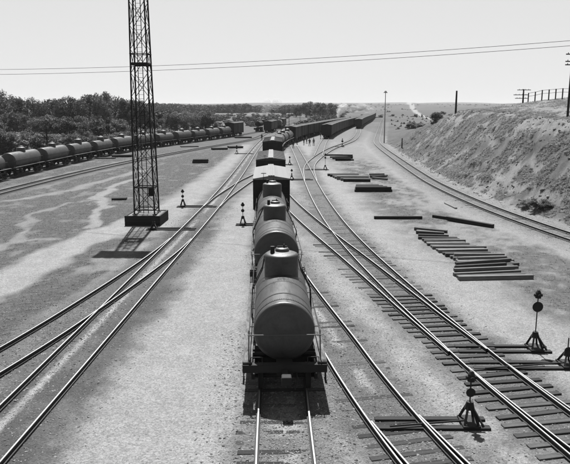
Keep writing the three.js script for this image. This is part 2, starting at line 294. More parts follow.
function track(name, line, { from = -1e9, to = 1e9, lift = 0, ties = null, cuts = [0, 0] }) {
  const root = new THREE.Group(); structure(root, name);
  const F0 = Math.max(from, LINES[line][0][0]), F1 = Math.min(to, LINES[line].at(-1)[0]), Fs = [];
  for (let F = F0; F < F1; F += clamp(F * 0.02, 0.8, 12)) Fs.push(F); Fs.push(F1);
  [-1, 1].forEach((s, i) => {
    const pts = Fs.filter(F => F <= F1 - cuts[i]).map(F => { const q = lineAt(line, F); return V(q.X + s * GAUGE * Math.cos(q.turn), 0, -F - s * GAUGE * Math.sin(q.turn) * -1 * -1); });
    const r = part('rail', sweep(pts, profile, RAIL_BASE + lift), M.rail, root);
    part('running_surface', sweep(pts, [[-0.02, 0], [-0.02, 0.0025], [0.02, 0.0025], [0.02, 0]], RAIL_BASE + lift + RAIL_H + 0.0005), M.railTop, r);
  });
  if (ties) {
    let n = 0;
    for (let F = ties.from; F < ties.to; F += rr(0.52, 0.6)) {
      const q = lineAt(line, F), extra = ties.long ? ties.long(F) : 0, g = tieGeo[Math.floor(rnd() * 3)];
      const h = ties.fade && !ties.bare(F) ? mixf(0.036, 0.008, clamp((F - 28) / 30)) : ties.top ?? -0.004, deep = ties.bare && ties.bare(F) ? 0 : Math.pow(rnd(), 0.7) * 0.035, y = h - 0.075 - deep;
      const turn = q.turn + rr(-0.04, 0.04), off = rr(-0.08, 0.08) + (ties.shift ? ties.shift(F) : 0), m = M.tie[Math.floor(rnd() * 3)];
      const tie = new THREE.Object3D(); tie.position.set(q.X + off, y, -F); tie.rotation.set(0, turn, rr(-0.012, 0.012)); tie.scale.set((2.6 + extra) / 2.6, 1, 1);
      if (n++ < 300) { const o = part('tie', g, m, root); o.position.copy(tie.position); o.rotation.copy(tie.rotation); o.scale.copy(tie.scale); }
    }
  }
  return root;
}
track('railway_track', 'main', { lift: 0, ties: { from: 11, to: 62, top: 0.02 } });
track('railway_track', 'west', { lift: 0.003, ties: { from: 11, to: 66, long: F => F > 30 && F < 46 ? 0.9 * (46 - F) / 16 : 0, shift: F => F > 30 && F < 46 ? -0.45 * (46 - F) / 16 : 0 } });
track('railway_track', 'westDiverging', { lift: 0.007, ties: { from: 11, to: 29 } });
track('railway_track', 'crossover', { lift: 0.007 });
track('railway_track', 'east', { lift: 0.007, ties: { from: 11, to: 34, top: 0.016, bare: F => F < 17.5 } });
track('railway_track', 'eastSpur', { lift: 0.011 });
track('railway_track', 'ladder', { lift: 0.003, ties: { from: 11, to: 72, top: 0.05, fade: true, bare: F => F < 31, long: F => F > 24 && F < 45 ? 1.5 * (F - 24) / 21 : F < 20 ? 0.4 : 0, shift: F => F > 24 && F < 45 ? -0.75 * (F - 24) / 21 : 0 } });
track('railway_track', 'ladderBranch', { lift: 0.007, ties: { from: 46, to: 62 } });
track('railway_track', 'ladderSpur', { lift: 0.011 });
track('railway_track', 'curved', { lift: 0.007 });
track('railway_track', 'yard', { lift: 0.01 });
track('railway_track', 'hill', { lift: 0.03, ties: { from: 34, to: 120, top: 0.01 } });
track('railway_track', 'field', { lift: 0.02 });
track('railway_track', 'tankLine', { lift: 0.02 });
console.log('tracks done');

// ---------------------------------------------------------------- rolling stock
const WHEEL = new THREE.LatheGeometry([[0, -0.06], [0.1, -0.07], [0.14, -0.04], [0.34, -0.035], [0.38, -0.07], [0.42, -0.07], [0.42, 0.055], [0.45, 0.06], [0.45, 0.085], [0.12, 0.07], [0, 0.07]].map(p => new THREE.Vector2(p[0], p[1])), 20).rotateZ(Math.PI / 2);
function makeTruck(parent, z, simple) {
  const t = part('truck', (() => {
    const L = [];
    for (const s of [-1, 1]) {
      const sh = new THREE.Shape([[-1.15, 0.42], [-1.15, 0.6], [-0.5, 0.78], [0.5, 0.78], [1.15, 0.6], [1.15, 0.42], [0.9, 0.42], [0.45, 0.2], [-0.45, 0.2], [-0.9, 0.42]].map(p => new THREE.Vector2(...p)));
      const hole = new THREE.Path([[-0.42, 0.3], [0.42, 0.3], [0.5, 0.62], [-0.5, 0.62]].map(p => new THREE.Vector2(...p))); sh.holes.push(hole);
      const e = new THREE.ExtrudeGeometry(sh, { depth: 0.1, bevelEnabled: false }).rotateY(Math.PI / 2).translate(s * 1.0 - 0.05, 0, 0); L.push(e);
      for (const q of [-0.15, 0.15]) L.push(new THREE.CylinderGeometry(0.08, 0.08, 0.3, 8).translate(s * 1.0, 0.46, q));
    }
    L.push(box(2.1, 0.22, 0.34, 0, 0.66, 0));
    return L.map(g => g.index ? g.toNonIndexed() : g);
  })(), M.iron, parent);
  t.position.z = z;
  for (const dz of [-0.84, 0.84]) {
    if (simple) { const w = part('wheelset', [WHEEL.clone().translate(-0.75, 0.42, dz), WHEEL.clone().rotateY(Math.PI).translate(0.75, 0.42, dz), rod(V(-0.95, 0.42, dz), V(0.95, 0.42, dz), 0.07)], M.iron, t); continue; }
    for (const s of [-1, 1]) { const w = part('wheel', WHEEL, M.iron, t); w.position.set(s * 0.75, 0.42, dz); w.rotation.y = s < 0 ? 0 : Math.PI; }
    part('axle', rod(V(-1.02, 0.42, dz), V(1.02, 0.42, dz), 0.07, 10), M.iron, t);
  }
  return t;
}
function coupler(parent, z, s) {
  part('coupler', [box(0.16, 0.2, 0.7, 0, 0.86, z - s * 0.1), rbox(0.3, 0.28, 0.3, 0.04, 0.03, 0.86, z + s * 0.34)], M.iron, parent);
}
function tankCar({ len = 8.2, dia = 1.95, top = 3.05, m = M.tank, domeR = 0.63, domeH = 0.72, frame = 9.6, fine = true, label, category = 'tank car', group }) {
  const c = thing('tank_car', label, category, group), R = dia / 2, cy = top - R, half = len / 2;
  // barrel with dished heads, along z
  const prof = [[0.001, -half], [R * 0.5, -half + 0.035], [R * 0.85, -half + 0.1], [R * 0.955, -half + 0.15], [R * 0.993, -half + 0.22]].concat([0.25, 0.5, 0.75].map(t => [R, -half + 0.3 + t * (len - 0.6)]));
  const mirror = prof.slice(0, 5).map(([r, y]) => [r, -y]).reverse();
  const tg = new THREE.LatheGeometry(prof.concat(mirror).map(p => new THREE.Vector2(...p)), 48).rotateX(Math.PI / 2).translate(0, cy, 0);
  const tank = part('tank', tg, m, c);
  const ring = (z, w, t) => new THREE.CylinderGeometry(R + t, R + t, w, 48, 1, true).rotateX(Math.PI / 2).translate(0, cy, z);
  if (fine) for (const z of [-half + 0.5, -half * 0.36, half * 0.36, half - 0.5]) part('tank_seam', ring(z, 0.09, 0.007), m, tank);
  if (fine) for (const z of [-half + 1.15, half - 1.15]) part('tank_strap', [ring(z, 0.06, 0.013)], M.black, tank);
  if (fine) { const rv = []; for (const z of [-half + 0.5, -half * 0.36, half * 0.36, half - 0.5]) for (const dz of [-0.03, 0.03]) for (let k = 0; k < 110; k++) { const a = k / 110 * 6.283; rv.push(new THREE.OctahedronGeometry(0.011, 0).translate(Math.cos(a) * (R + 0.008), cy + Math.sin(a) * (R + 0.008), z + dz)); } part('rivets', rv, m, tank).userData.kind = 'stuff'; }
  // dome
  const dg = new THREE.LatheGeometry([[domeR, -0.45], [domeR, domeH - 0.1], [domeR - 0.03, domeH - 0.03], [domeR - 0.1, domeH], [domeR * 0.5, domeH + 0.06], [0.001, domeH + 0.08]].map(p => new THREE.Vector2(...p)), 36).translate(0, top, 0);
  const dome = part('dome', dg, m, c);
  part('dome_lid', new THREE.LatheGeometry([[0.001, 0.13], [0.2, 0.12], [0.26, 0.07], [0.27, -0.06]].map(p => new THREE.Vector2(...p)), 20).translate(0.03, top + domeH + 0.07, -0.05), m, dome);
  part('safety_valve', [new THREE.CylinderGeometry(0.08, 0.09, 0.3, 10).translate(-0.33, top + domeH + 0.12, 0.12)], M.black, dome);
  if (fine) part('lid_bolt_bar', [box(0.36, 0.05, 0.05, 0.03, top + domeH + 0.22, -0.05), box(0.05, 0.12, 0.05, 0.1, top + domeH + 0.26, -0.02)], M.black, dome);
  // frame
  part('center_sill', box(0.5, 0.3, frame, 0, 0.92, 0), M.black, c);
  for (const s of [-1, 1]) {
    part('end_sill', rbox(2.62, 0.26, 0.24, 0.02, 0, 0.98, s * (frame / 2 - 0.1)), M.black, c);
    part('bolster', [box(2.3, 0.2, 0.35, 0, 0.95, s * (half - 1.15)), box(1.5, 0.35, 0.3, 0, 1.15, s * (half - 1.15))], M.black, c);
    coupler(c, s * (frame / 2 + 0.25), s);
    makeTruck(c, s * (half - 1.15), !fine);
    const rb = part('running_board', box(0.3, 0.045, frame - 0.1, s * 1.16, 1.16, 0), M.plank, c);
    if (fine) for (let k = 0; k < 6; k++) part('board_bracket', box(0.9, 0.07, 0.07, s * 0.82, 1.1, (k - 2.5) * frame / 6.4), M.black, rb);
    // hand rail along the side
    const hr = [rod(V(s * (R + 0.12), cy + 0.12, -half - 0.12), V(s * (R + 0.12), cy + 0.12, half + 0.12), 0.018)];
    for (let k = -2; k <= 2; k++) hr.push(rod(V(s * (R - 0.02), cy + 0.12, k * half * 0.46), V(s * (R + 0.12), cy + 0.12, k * half * 0.46), 0.014));
    part('hand_rail', hr, M.black, c);
    // ladder to the dome
    const a0 = V(s * 1.12, 1.15, 0), a1 = V(s * (R * 0.72), top + 0.1, 0), a2 = V(s * domeR, top + domeH * 0.75, 0), lad = [];
    for (const dz of [-0.22, 0.22]) { lad.push(rod(a0.clone().setZ(dz), V(s * (R + 0.1), cy + 0.3, dz), 0.02), rod(V(s * (R + 0.1), cy + 0.3, dz), a1.clone().setZ(dz), 0.02), rod(a1.clone().setZ(dz), a2.clone().setZ(dz), 0.02)); }
    for (let k = 1; k < 5; k++) { const y = 1.15 + k * 0.3, x = mixf(1.12, R + 0.1, clamp((y - 1.15) / (cy - 0.85))); lad.push(rod(V(s * x, y, -0.22), V(s * x, y, 0.22), 0.016)); }
    if (fine) part('dome_ladder', lad, M.black, c);
    // end rail across the head with its posts
    const z = s * (half + 0.2);
    part('end_rail', [rod(V(-R - 0.16, cy + 0.02, z), V(R + 0.16, cy + 0.02, z), 0.02), rod(V(-1.12, 1.05, s * (frame / 2 - 0.2)), V(-R - 0.13, cy + 0.12, s * half), 0.022), rod(V(1.12, 1.05, s * (frame / 2 - 0.2)), V(R + 0.13, cy + 0.12, s * half), 0.022)], fine ? M.steel : M.black, c);
    for (const q of [-1, 1]) if (fine) {
      part('sill_step', [bar(V(q * 1.27, 0.95, s * (frame / 2 - 0.12)), V(q * 1.29, 0.45, s * (frame / 2 - 0.12)), 0.03), bar(V(q * 1.27, 0.95, s * (frame / 2 - 0.5)), V(q * 1.29, 0.45, s * (frame / 2 - 0.5)), 0.03), box(0.06, 0.03, 0.42, q * 1.29, 0.45, s * (frame / 2 - 0.31))], M.black, c);
      part('grab_iron', [rod(V(q * 1.05, 1.13, s * (frame / 2 - 0.02)), V(q * 1.05, 1.35, s * (frame / 2 - 0.02)), 0.014), rod(V(q * 1.05, 1.35, s * (frame / 2 - 0.02)), V(q * 0.7, 1.35, s * (frame / 2 - 0.02)), 0.014), rod(V(q * 0.7, 1.13, s * (frame / 2 - 0.02)), V(q * 0.7, 1.35, s * (frame / 2 - 0.02)), 0.014)], M.black, c);
    }
    if (fine) part('air_hose', new THREE.TubeGeometry(new THREE.CatmullRomCurve3([V(0.35, 0.85, s * (frame / 2)), V(0.37, 0.72, s * (frame / 2 + 0.25)), V(0.3, 0.45, s * (frame / 2 + 0.35))]), 8, 0.025, 6), M.black, c);
  }
  if (fine) {
    part('brake_staff', [rod(V(-0.75, 0.95, -frame / 2 + 0.05), V(-0.75, 2.0, -frame / 2 + 0.05), 0.018)], M.black, c);
    part('brake_wheel', new THREE.TorusGeometry(0.2, 0.018, 6, 20).rotateX(Math.PI / 2).translate(-0.75, 2.0, -frame / 2 + 0.05), M.black, c);
    part('brake_cylinder', [rod(V(0.5, 0.8, -1.4), V(0.5, 0.8, -0.5), 0.16, 12), box(0.06, 0.06, 3, 0.35, 0.75, 0.8)], M.black, c);
  }
  return c;
}
function boxCar({ len = 11, w = 2.75, eave = 3.62, peak = 0.22, body = M.carDark, roof = M.roofDark, walk = M.pale, fine = true, ribs = true, label, group }) {
  const c = thing('boxcar', label, 'boxcar', group), half = len / 2;
  const sill = 1.0;
  part('body', box(w, eave - sill, len, 0, (eave + sill) / 2, 0), body, c);
  const sh = new THREE.Shape([[-w / 2 - 0.09, eave - 0.05], [w / 2 + 0.09, eave - 0.05], [w / 2 + 0.09, eave + 0.03], [0.3, eave + peak], [-0.3, eave + peak], [-w / 2 - 0.09, eave + 0.03]].map(p => new THREE.Vector2(...p)));
  const rf = part('roof', new THREE.ExtrudeGeometry(sh, { depth: len + 0.2, bevelEnabled: false }).translate(0, 0.052, -half - 0.1), roof, c);
  if (fine && ribs) for (let k = 0; k <= 12; k++) for (const s of [-1, 1]) { const z = -half + k * len / 12; part('roof_rib', bar(V(s * 0.34, eave + peak + 0.055, z), V(s * (w / 2 + 0.07), eave + 0.1, z), 0.05, 0.035), roof, rf); }
  for (const x of fine ? [-0.17, 0, 0.17] : [0]) part('running_board', box(fine ? 0.155 : 0.5, 0.035, len + 0.5, x, eave + peak + 0.12 + (fine ? rr(-0.006, 0.006) : 0), 0), walk, c);
  for (const s of [-1, 1]) {
    const d = part('door', box(0.06, eave - sill - 0.25, 1.85, s * (w / 2 + 0.035), (eave + sill) / 2 - 0.04, 0), fine ? body : M.roofMid, c);
    if (fine) part('door_rail', [box(0.05, 0.08, 3.8, s * (w / 2 + 0.03), eave - 0.14, 0.5), box(0.05, 0.08, 3.8, s * (w / 2 + 0.03), sill + 0.06, 0.5)], M.black, d);
    if (fine) for (let k = 0; k < 6; k++) for (const q of [-1, 1]) part('side_post', box(0.07, eave - sill - 0.1, 0.09, s * (w / 2 + 0.035), (eave + sill) / 2, q * (1.2 + k * (half - 1.25) / 5)), body, c);
    part('end_sill', box(w - 0.1, 0.25, 0.2, 0, 0.9, s * (half - 0.02)), M.black, c);
    makeTruck(c, s * (half - 1.6), !fine); coupler(c, s * (half + 0.3), s);
    if (fine) {
      for (let k = 0; k < 3; k++) part('end_rib', box(w - 0.16, 0.09, 0.06, 0, sill + 0.55 + k * 0.65, s * (half + 0.03)), body, c);
      for (const q of [-1, 1]) { const L = []; for (let k = 0; k < 6; k++) L.push(rod(V(q * (w / 2 - 0.1), sill + 0.2 + k * 0.4, s * (half + 0.09)), V(q * (w / 2 - 0.5), sill + 0.2 + k * 0.4, s * (half + 0.09)), 0.015)); part('ladder', L.concat(L.length ? [rod(V(q * (w / 2 - 0.1), sill, s * (half + 0.09)), V(q * (w / 2 - 0.1), eave, s * (half + 0.09)), 0.015), rod(V(q * (w / 2 - 0.5), sill, s * (half + 0.09)), V(q * (w / 2 - 0.5), eave, s * (half + 0.09)), 0.015)] : []), M.iron, c); }
    }
  }
  part('center_sill', box(0.5, 0.3, len, 0, 0.82, 0), M.black, c);
  if (fine) { part('brake_staff', rod(V(-0.6, 1, half + 0.16), V(-0.6, eave + 0.5, half + 0.16), 0.018), M.black, c); part('brake_wheel', new THREE.TorusGeometry(0.2, 0.018, 6, 18).rotateX(Math.PI / 2).translate(-0.6, eave + 0.5, half + 0.16), M.black, c); }
  return c;
}
function onTrack(o, line, F, lift = 0, flip = 0) { const q = lineAt(line, F); o.position.set(q.X, TOP + 0.004 + lift, -F); o.rotation.y = q.turn + flip; return o; }

// the string in the foreground
onTrack(tankCar({ len: 8.3, dia: 1.96, top: 2.92, frame: 9.3, domeR: 0.63, domeH: 0.68, label: 'nearest tank car, its black end facing the camera above its own shadow' }), 'main', 23.55);
onTrack(tankCar({ len: 8.8, dia: 2.22, top: 2.95, frame: 10, domeR: 0.62, domeH: 0.68, m: M.tankB, label: 'second tank car, coupled directly behind the nearest tank car' }), 'main', 35.5);
onTrack(tankCar({ len: 8.8, dia: 2.05, top: 2.95, frame: 9.8, domeR: 0.66, domeH: 0.75, label: 'third tank car, just in front of the pale roofed boxcar' }), 'main', 45.1);
onTrack(boxCar({ len: 9.6, w: 2.72, eave: 3.4, roof: M.roofPale, walk: M.roofPale, ribs: false, body: M.black, label: 'boxcar with a wide pale roof behind the third tank car' }), 'main', 54.9);
onTrack(boxCar({ len: 12.6, w: 2.95, eave: 3.42, roof: M.roofMid, body: M.black, label: 'dark roofed boxcar with pale roof walk behind the pale roofed boxcar' }), 'main', 74.2);
onTrack(boxCar({ len: 11.8, w: 2.8, eave: 3.7, roof: M.roofMid, body: M.black, label: 'taller dark boxcar standing alone beyond a gap in the string' }), 'main', 104.2);
const farBox = boxCar({ len: 11.6, w: 2.9, eave: 3.75, roof: M.roofMid, walk: M.roofMid, fine: false, body: M.carMid, label: 'second boxcar beyond the gap, before the far tank cars', group: 'distant boxcars' });
onTrack(farBox, 'main', 117);
const ord = ['first', 'second', 'third', 'fourth', 'fifth', 'sixth', 'seventh', 'eighth', 'ninth', 'tenth', 'eleventh', 'twelfth', 'thirteenth', 'fourteenth', 'fifteenth', 'sixteenth', 'seventeenth', 'eighteenth', 'nineteenth', 'twentieth', 'twenty-first', 'twenty-second', 'twenty-third', 'twenty-fourth', 'twenty-fifth', 'twenty-sixth'];
// long tank train across the field
let firstFar = null, otherFar = null;
{
  let F = 67.5;
  for (let k = 0; F < 199; k++) {
    const label = `${ord[k]} tank car from the left edge in the long tank train across the field`;
    if (k === 1) otherFar = tankCar({ len: 8.0, dia: 1.92, top: 2.86, frame: 9.6, m: M.tankB, fine: false, domeR: 0.64, domeH: 0.62, label, group: 'tank cars of the long train on the left' });
    const o = k === 1 ? otherFar : firstFar ? copyOf([1, 4, 5, 8, 10].includes(k) ? otherFar : firstFar, label) : (firstFar = tankCar({ len: 8.7, dia: 2.1, top: 3.0, frame: 9.9, m: M.tankFar, fine: false, domeR: 0.58, domeH: 0.5, label, group: 'tank cars of the long train on the left' }));
    onTrack(o, 'tankLine', F, 0.018); o.scale.y = 1 + rr(-0.015, 0.02);
    F += 10.9 * Math.cos(lineAt('tankLine', F).turn);
  }
  const b = copyOf(farBox, 'dark boxcar at the far right end of the long tank train', 'distant boxcars'); onTrack(b, 'tankLine', F + 0.6, 0.018); b.scale.set(1, 1.06, 1);
}
{ let F = 132; for (let k = 0; k < 4; k++) { onTrack(copyOf(firstFar, `${ord[k]} of the short cut of tank cars on the curve beyond the boxcars`, 'tank cars on the curve'), 'main', F); F += 10.9 * Math.cos(lineAt('main', F).turn); }
  for (let k = 0; k < 12; k++) { onTrack(copyOf(farBox, `${ord[k]} boxcar after the tank cars on the curving main string`, 'distant boxcars'), 'main', F + 1); F += 12.7 * Math.cos(lineAt('main', F).turn); } }
{ let F = 196; for (let k = 0; k < 22; k++) { onTrack(copyOf(farBox, `${ord[k]} boxcar in the middle of the three far receding rows`, 'distant boxcars'), 'yard', F, 0.008); F += 12.7 * Math.cos(lineAt('yard', F).turn); } }
{ let F = 284; for (let k = 0; k < 26; k++) { onTrack(copyOf(farBox, `${ord[k]} boxcar in the rightmost far receding row`, 'distant boxcars'), 'curved', F, 0.005); F += 12.7 * Math.cos(lineAt('curved', F).turn); } }
// steam locomotive, seen nose on
{
  const c = thing('steam_locomotive', 'black steam locomotive facing the camera under a rising smoke plume', 'locomotive');
  part('boiler', new THREE.LatheGeometry([[0.001, 0], [0.85, 0.02], [1.0, 0.1], [1.0, 2.2], [1.05, 2.25], [1.05, 9]].map(p => new THREE.Vector2(...p)), 32).rotateX(-Math.PI / 2).translate(0, 2.75, 4.5), M.black, c);
  const d = part('smokebox_door', new THREE.LatheGeometry([[0.001, 0.16], [0.5, 0.1], [0.68, 0], [0.7, -0.05]].map(p => new THREE.Vector2(...p)), 24).rotateX(Math.PI / 2).translate(0, 2.75, 4.52), M.iron, c);
  part('headlight', rod(V(0, 3.95, 4.3), V(0, 3.95, 4.75), 0.2, 16), M.lampWhite, c);
  part('smokestack', new THREE.LatheGeometry([[0.3, 0], [0.24, 0.15], [0.28, 0.7], [0.24, 0.7]].map(p => new THREE.Vector2(...p)), 16).translate(0, 3.7, 3.5), M.black, c);
  part('sand_dome', new THREE.SphereGeometry(0.42, 16, 10).translate(0, 3.72, 1.2), M.black, c);
  part('cab', [box(2.9, 1.7, 2.2, 0, 3.1, -5.2), box(3.1, 0.1, 2.5, 0, 4.05, -5.2)], M.black, c);
  part('pilot_beam', box(2.7, 0.4, 0.3, 0, 1.05, 5.1), M.iron, c);
  const pl = []; for (let k = -5; k <= 5; k++) pl.push(bar(V(k * 0.22, 0.85, 5.25), V(k * 0.13, 0.15, 5.85 - Math.abs(k) * 0.07), 0.05)); part('pilot', pl, M.iron, c);
  for (const s of [-1, 1]) { part('cylinder', rod(V(s * 1.2, 0.95, 3.2), V(s * 1.2, 0.95, 4.3), 0.36, 16), M.black, c); part('walkway', box(0.45, 0.08, 8.5, s * 1.25, 1.95, 0), M.iron, c); for (let k = 0; k < 4; k++) { const w = part('driving_wheel', WHEEL, M.iron, c); w.scale.set(1, 1.75, 1.75); w.position.set(s * 0.75, 0.74, 2.0 - k * 1.62); w.rotation.y = s < 0 ? 0 : Math.PI; } for (const z of [4.0]) { const w = part('pilot_wheel', WHEEL, M.iron, c); w.position.set(s * 0.75, 0.42, z); w.rotation.y = s < 0 ? 0 : Math.PI; } }
  part('frame', box(1.1, 0.5, 10.5, 0, 1.15, -0.4), M.iron, c);
  onTrack(c, 'tankLine', 248, 0.018); 
  const b = copyOf(farBox, 'single dark boxcar end on beside the steam locomotive', 'distant boxcars'); onTrack(b, 'field', 241, 0.018);
  const t = copyOf(firstFar, 'lone tank car end on behind and right of the steam locomotive', 'tank cars on the curve'); onTrack(t, 'west', 278, 0.003); t.scale.set(1.15, 1.25, 1);
}
{ const b1 = copyOf(farBox, 'boxcar behind the lone tank car end on, mostly hidden', 'distant boxcars'); onTrack(b1, 'west', 290.5, 0.003);
  const b2 = copyOf(farBox, 'boxcar directly behind the single boxcar beside the locomotive', 'distant boxcars'); onTrack(b2, 'field', 253.7, 0.018);
  const b3 = copyOf(farBox, 'second boxcar behind the lone tank car, farthest of that row', 'distant boxcars'); onTrack(b3, 'west', 303.2, 0.003); }
console.log('cars done');

// ---------------------------------------------------------------- floodlight tower
{
  const X = -11.05, F = 51.4, HB = 0.78, HT = 20, w0 = 0.8, w1 = 0.53;
  const t = thing('floodlight_tower', 'tall dark steel lattice tower rising out of the picture from a block', 'tower');
  t.position.set(X, 0, -F); t.rotation.y = -0.03;
  for (const [w, d, x, z] of [[2.78, 0.14, 0, 1.5], [2.78, 0.14, 0, -1.5], [0.14, 2.86, 1.32, 0], [0.14, 2.86, -1.32, 0]]) for (let k = 0; k < 3; k++) part('shade_toned_side', rbox(w, 0.255, d, 0.012, x, 0.13 + k * 0.262, z), M.creosote, t);  // block sides coloured near black to stand for shade; the plank crib is invented
  part('sun_toned_top', box(2.5, HB - 0.05, 2.86, 0, HB / 2 - 0.03, 0), mat(0.2, 1, 0, { map: grimeTex }), t);  // block top coloured pale to stand for the sunlight on it
  const half = y => mixf(w0, w1, (y - HB) / (HT - HB)), cor = (sx, sz, y) => V(sx * half(y), y, sz * half(y));
  for (const sx of [-1, 1]) for (const sz of [-1, 1]) { part('leg', [bar(cor(sx, sz, HB), cor(sx, sz, HT), 0.1), box(0.3, 0.04, 0.3, sx * w0, HB + 0.02, sz * w0)], M.iron, t); }
  const lev = []; for (let y = HB + 0.35; y < HT; y += 1.75) lev.push(y);
  for (let k = 0; k < lev.length - 1; k++) for (const [a, b] of [[[-1, 1], [1, 1]], [[-1, -1], [1, -1]], [[-1, -1], [-1, 1]], [[1, -1], [1, 1]]]) {
    part('brace', bar(cor(...a, lev[k]), cor(...b, lev[k + 1]), 0.042), M.iron, t); part('brace', bar(cor(...b, lev[k]), cor(...a, lev[k + 1]), 0.038), M.iron, t);
    if (k === 0 || k === 1) part('girt', bar(cor(...a, lev[k]), cor(...b, lev[k]), 0.08), M.iron, t);
  }
  const py = 12.35, ph = half(py) + 0.03;
  const pf = part('platform', [box(ph * 2, 0.1, 0.32, 0, py, ph - 0.16), box(ph * 2, 0.1, 0.32, 0, py, -ph + 0.16), box(0.32, 0.1, ph * 2 - 0.64, ph - 0.16, py, 0), box(0.32, 0.1, ph * 2 - 0.64, -ph + 0.16, py, 0), box(ph * 2 + 0.02, 0.22, 0.05, 0, py - 0.04, ph + 0.02), box(ph * 2 + 0.02, 0.22, 0.05, 0, py - 0.04, -ph - 0.02)], M.iron, t);
  for (const a of [-1, 1]) { part('girt', bar(V(-ph, py + 0.72, a * ph), V(ph, py + 0.72, a * ph), 0.06), M.iron, t); part('girt', bar(V(a * ph, py + 0.72, -ph), V(a * ph, py + 0.72, ph), 0.06), M.iron, t); }
  const lad = [bar(V(-0.22, HB, half(HB) * 0.2), V(-0.2, HT, 0.1), 0.05), bar(V(0.16, HB, half(HB) * 0.2), V(0.16, HT, 0.1), 0.05)];
  for (let y = HB + 0.3; y < HT; y += 0.32) lad.push(bar(V(-0.22, y, 0.15), V(0.16, y, 0.15), 0.025));
  part('ladder', lad, M.iron, t);
  part('switch_box', rbox(0.42, 0.62, 0.25, 0.02, 0.52, 2.5, 0.4), M.iron, t);
  part('box_arm', bar(V(-half(2.9), 2.9, 0.4), V(half(2.9), 2.9, 0.4), 0.06), M.iron, t);
  const tp = part('lamp_platform', [box(3.3, 0.12, 1.9, 0, HT, 0)], M.iron, t);
  for (let k = 0; k < 5; k++) part('floodlight', new THREE.CylinderGeometry(0.26, 0.12, 0.4, 12).rotateX(Math.PI / 2.4).translate(-1.3 + k * 0.65, HT + 0.35, 0.6), M.iron, tp);
}

// ---------------------------------------------------------------- switch stands
function switchStand(label, X, F, { tall = 0, disc = 0.2, lamp = true, toX, toF = F, turn = 0, scale = 1 }) {
  const s = thing('switch_stand', label, 'switch stand', 'switch stands'); s.position.set(X, 0, -F); s.rotation.y = turn;
  const top = 0.62 * scale, mast = (tall || 1.0);
  // head block timbers carry it out from the track
  const len = Math.abs(toX - X) + 0.9, dir = Math.sign(toX - X);
  for (const dz of [-0.3, 0.25]) part('head_block', rbox(len, 0.14, 0.22, 0.015, dir * (len / 2 - 0.55), 0.0 + (dz > 0 ? 0.004 : 0), dz), M.creosote, s);
  part('base_plate', box(0.5, 0.05, 0.75, 0, 0.105, 0), M.black, s);
  for (const [a, b] of [[-1, -1], [1, -1], [-1, 1], [1, 1]]) part('stand_leg', bar(V(a * 0.2, 0.12, b * 0.3), V(a * 0.06, top, b * 0.07), 0.06), M.black, s);
  part('gear_case', new THREE.CylinderGeometry(0.1, 0.15, 0.22, 12).translate(0, top, 0), M.black, s);
  part('throw_lever', [bar(V(0.06, top - 0.02, 0.1), V(0.28, 0.2, 0.34), 0.045), rod(V(0.28, 0.2, 0.34), V(0.32, 0.12, 0.38), 0.04)], M.black, s);
  part('mast', rod(V(0, top, 0), V(0, mast + 0.45, 0), 0.022, 8), M.black, s);
  part('target_disc', new THREE.CylinderGeometry(disc, disc, 0.015, 28).rotateX(Math.PI / 2).translate(0, mast, 0.035), M.black, s);
  if (lamp) { const l = part('lamp', [new THREE.CylinderGeometry(0.1, 0.11, 0.22, 12).translate(0, mast + 0.45, 0), new THREE.CylinderGeometry(0.05, 0.1, 0.09, 12).translate(0, mast + 0.6, 0)], M.black, s); part('lens', [new THREE.CylinderGeometry(0.055, 0.06, 0.3, 12).rotateZ(Math.PI / 2).translate(0, mast + 0.45, 0), new THREE.CylinderGeometry(0.055, 0.06, 0.3, 12).rotateX(Math.PI / 2).translate(0, mast + 0.45, 0)], M.iron, l); }
  part('connecting_rod', rod(V(dir * 0.1, 0.14, 0), V(toX - X, 0.14, -(toF - F)), 0.028, 8), M.black, s);
  return s;
}
switchStand('tall switch stand with round target disc on the right', 9.5, 23.5, { tall: 1.72, disc: 0.2, toX: 6.9 });
switchStand('short switch stand with small disc between the two right tracks', 5.35, 17.55, { tall: 1.02, disc: 0.135, toX: 3.0, toF: 17.2 });
switchStand('switch stand at the right edge beside the rails', 10.05, 21.9, { tall: 0.62, disc: 0.12, lamp: false, scale: 0.85, toX: 7.0, toF: 21.4 });
switchStand('switch stand on the pale ground left of the track and right of tower', -9.45, 59.6, { tall: 1.0, disc: 0.13, toX: -6.7 });
switchStand('switch stand close beside the left of the tank cars', -3.3, 50.2, { tall: 1.15, disc: 0.13, toX: -0.95 });
switchStand('switch stand just below the tower block', -9.9, 48.3, { tall: 0.72, disc: 0.12, lamp: false, scale: 0.8, toX: -7.1 });
switchStand('distant switch stand left of the far western track', -9.5, 128.8, { tall: 1.1, disc: 0.16, toX: -6.5 });
switchStand('slim tall switch stand beside the bend of the curved track', 5.9, 95.6, { tall: 1.8, disc: 0.14, toX: 3.3 });
switchStand('switch stand right of the pale roofed boxcar', 0.85, 82.3, { tall: 0.75, scale: 0.8, disc: 0.1, toX: 3.2 });
switchStand('switch stand right of the dark roofed boxcar', 0.75, 104, { tall: 0.75, scale: 0.8, disc: 0.1, toX: -1.9 });
switchStand('far switch stand at the right of the junction beyond the timber piles', 13.3, 152, { tall: 1.3, disc: 0.25, toX: 12 });

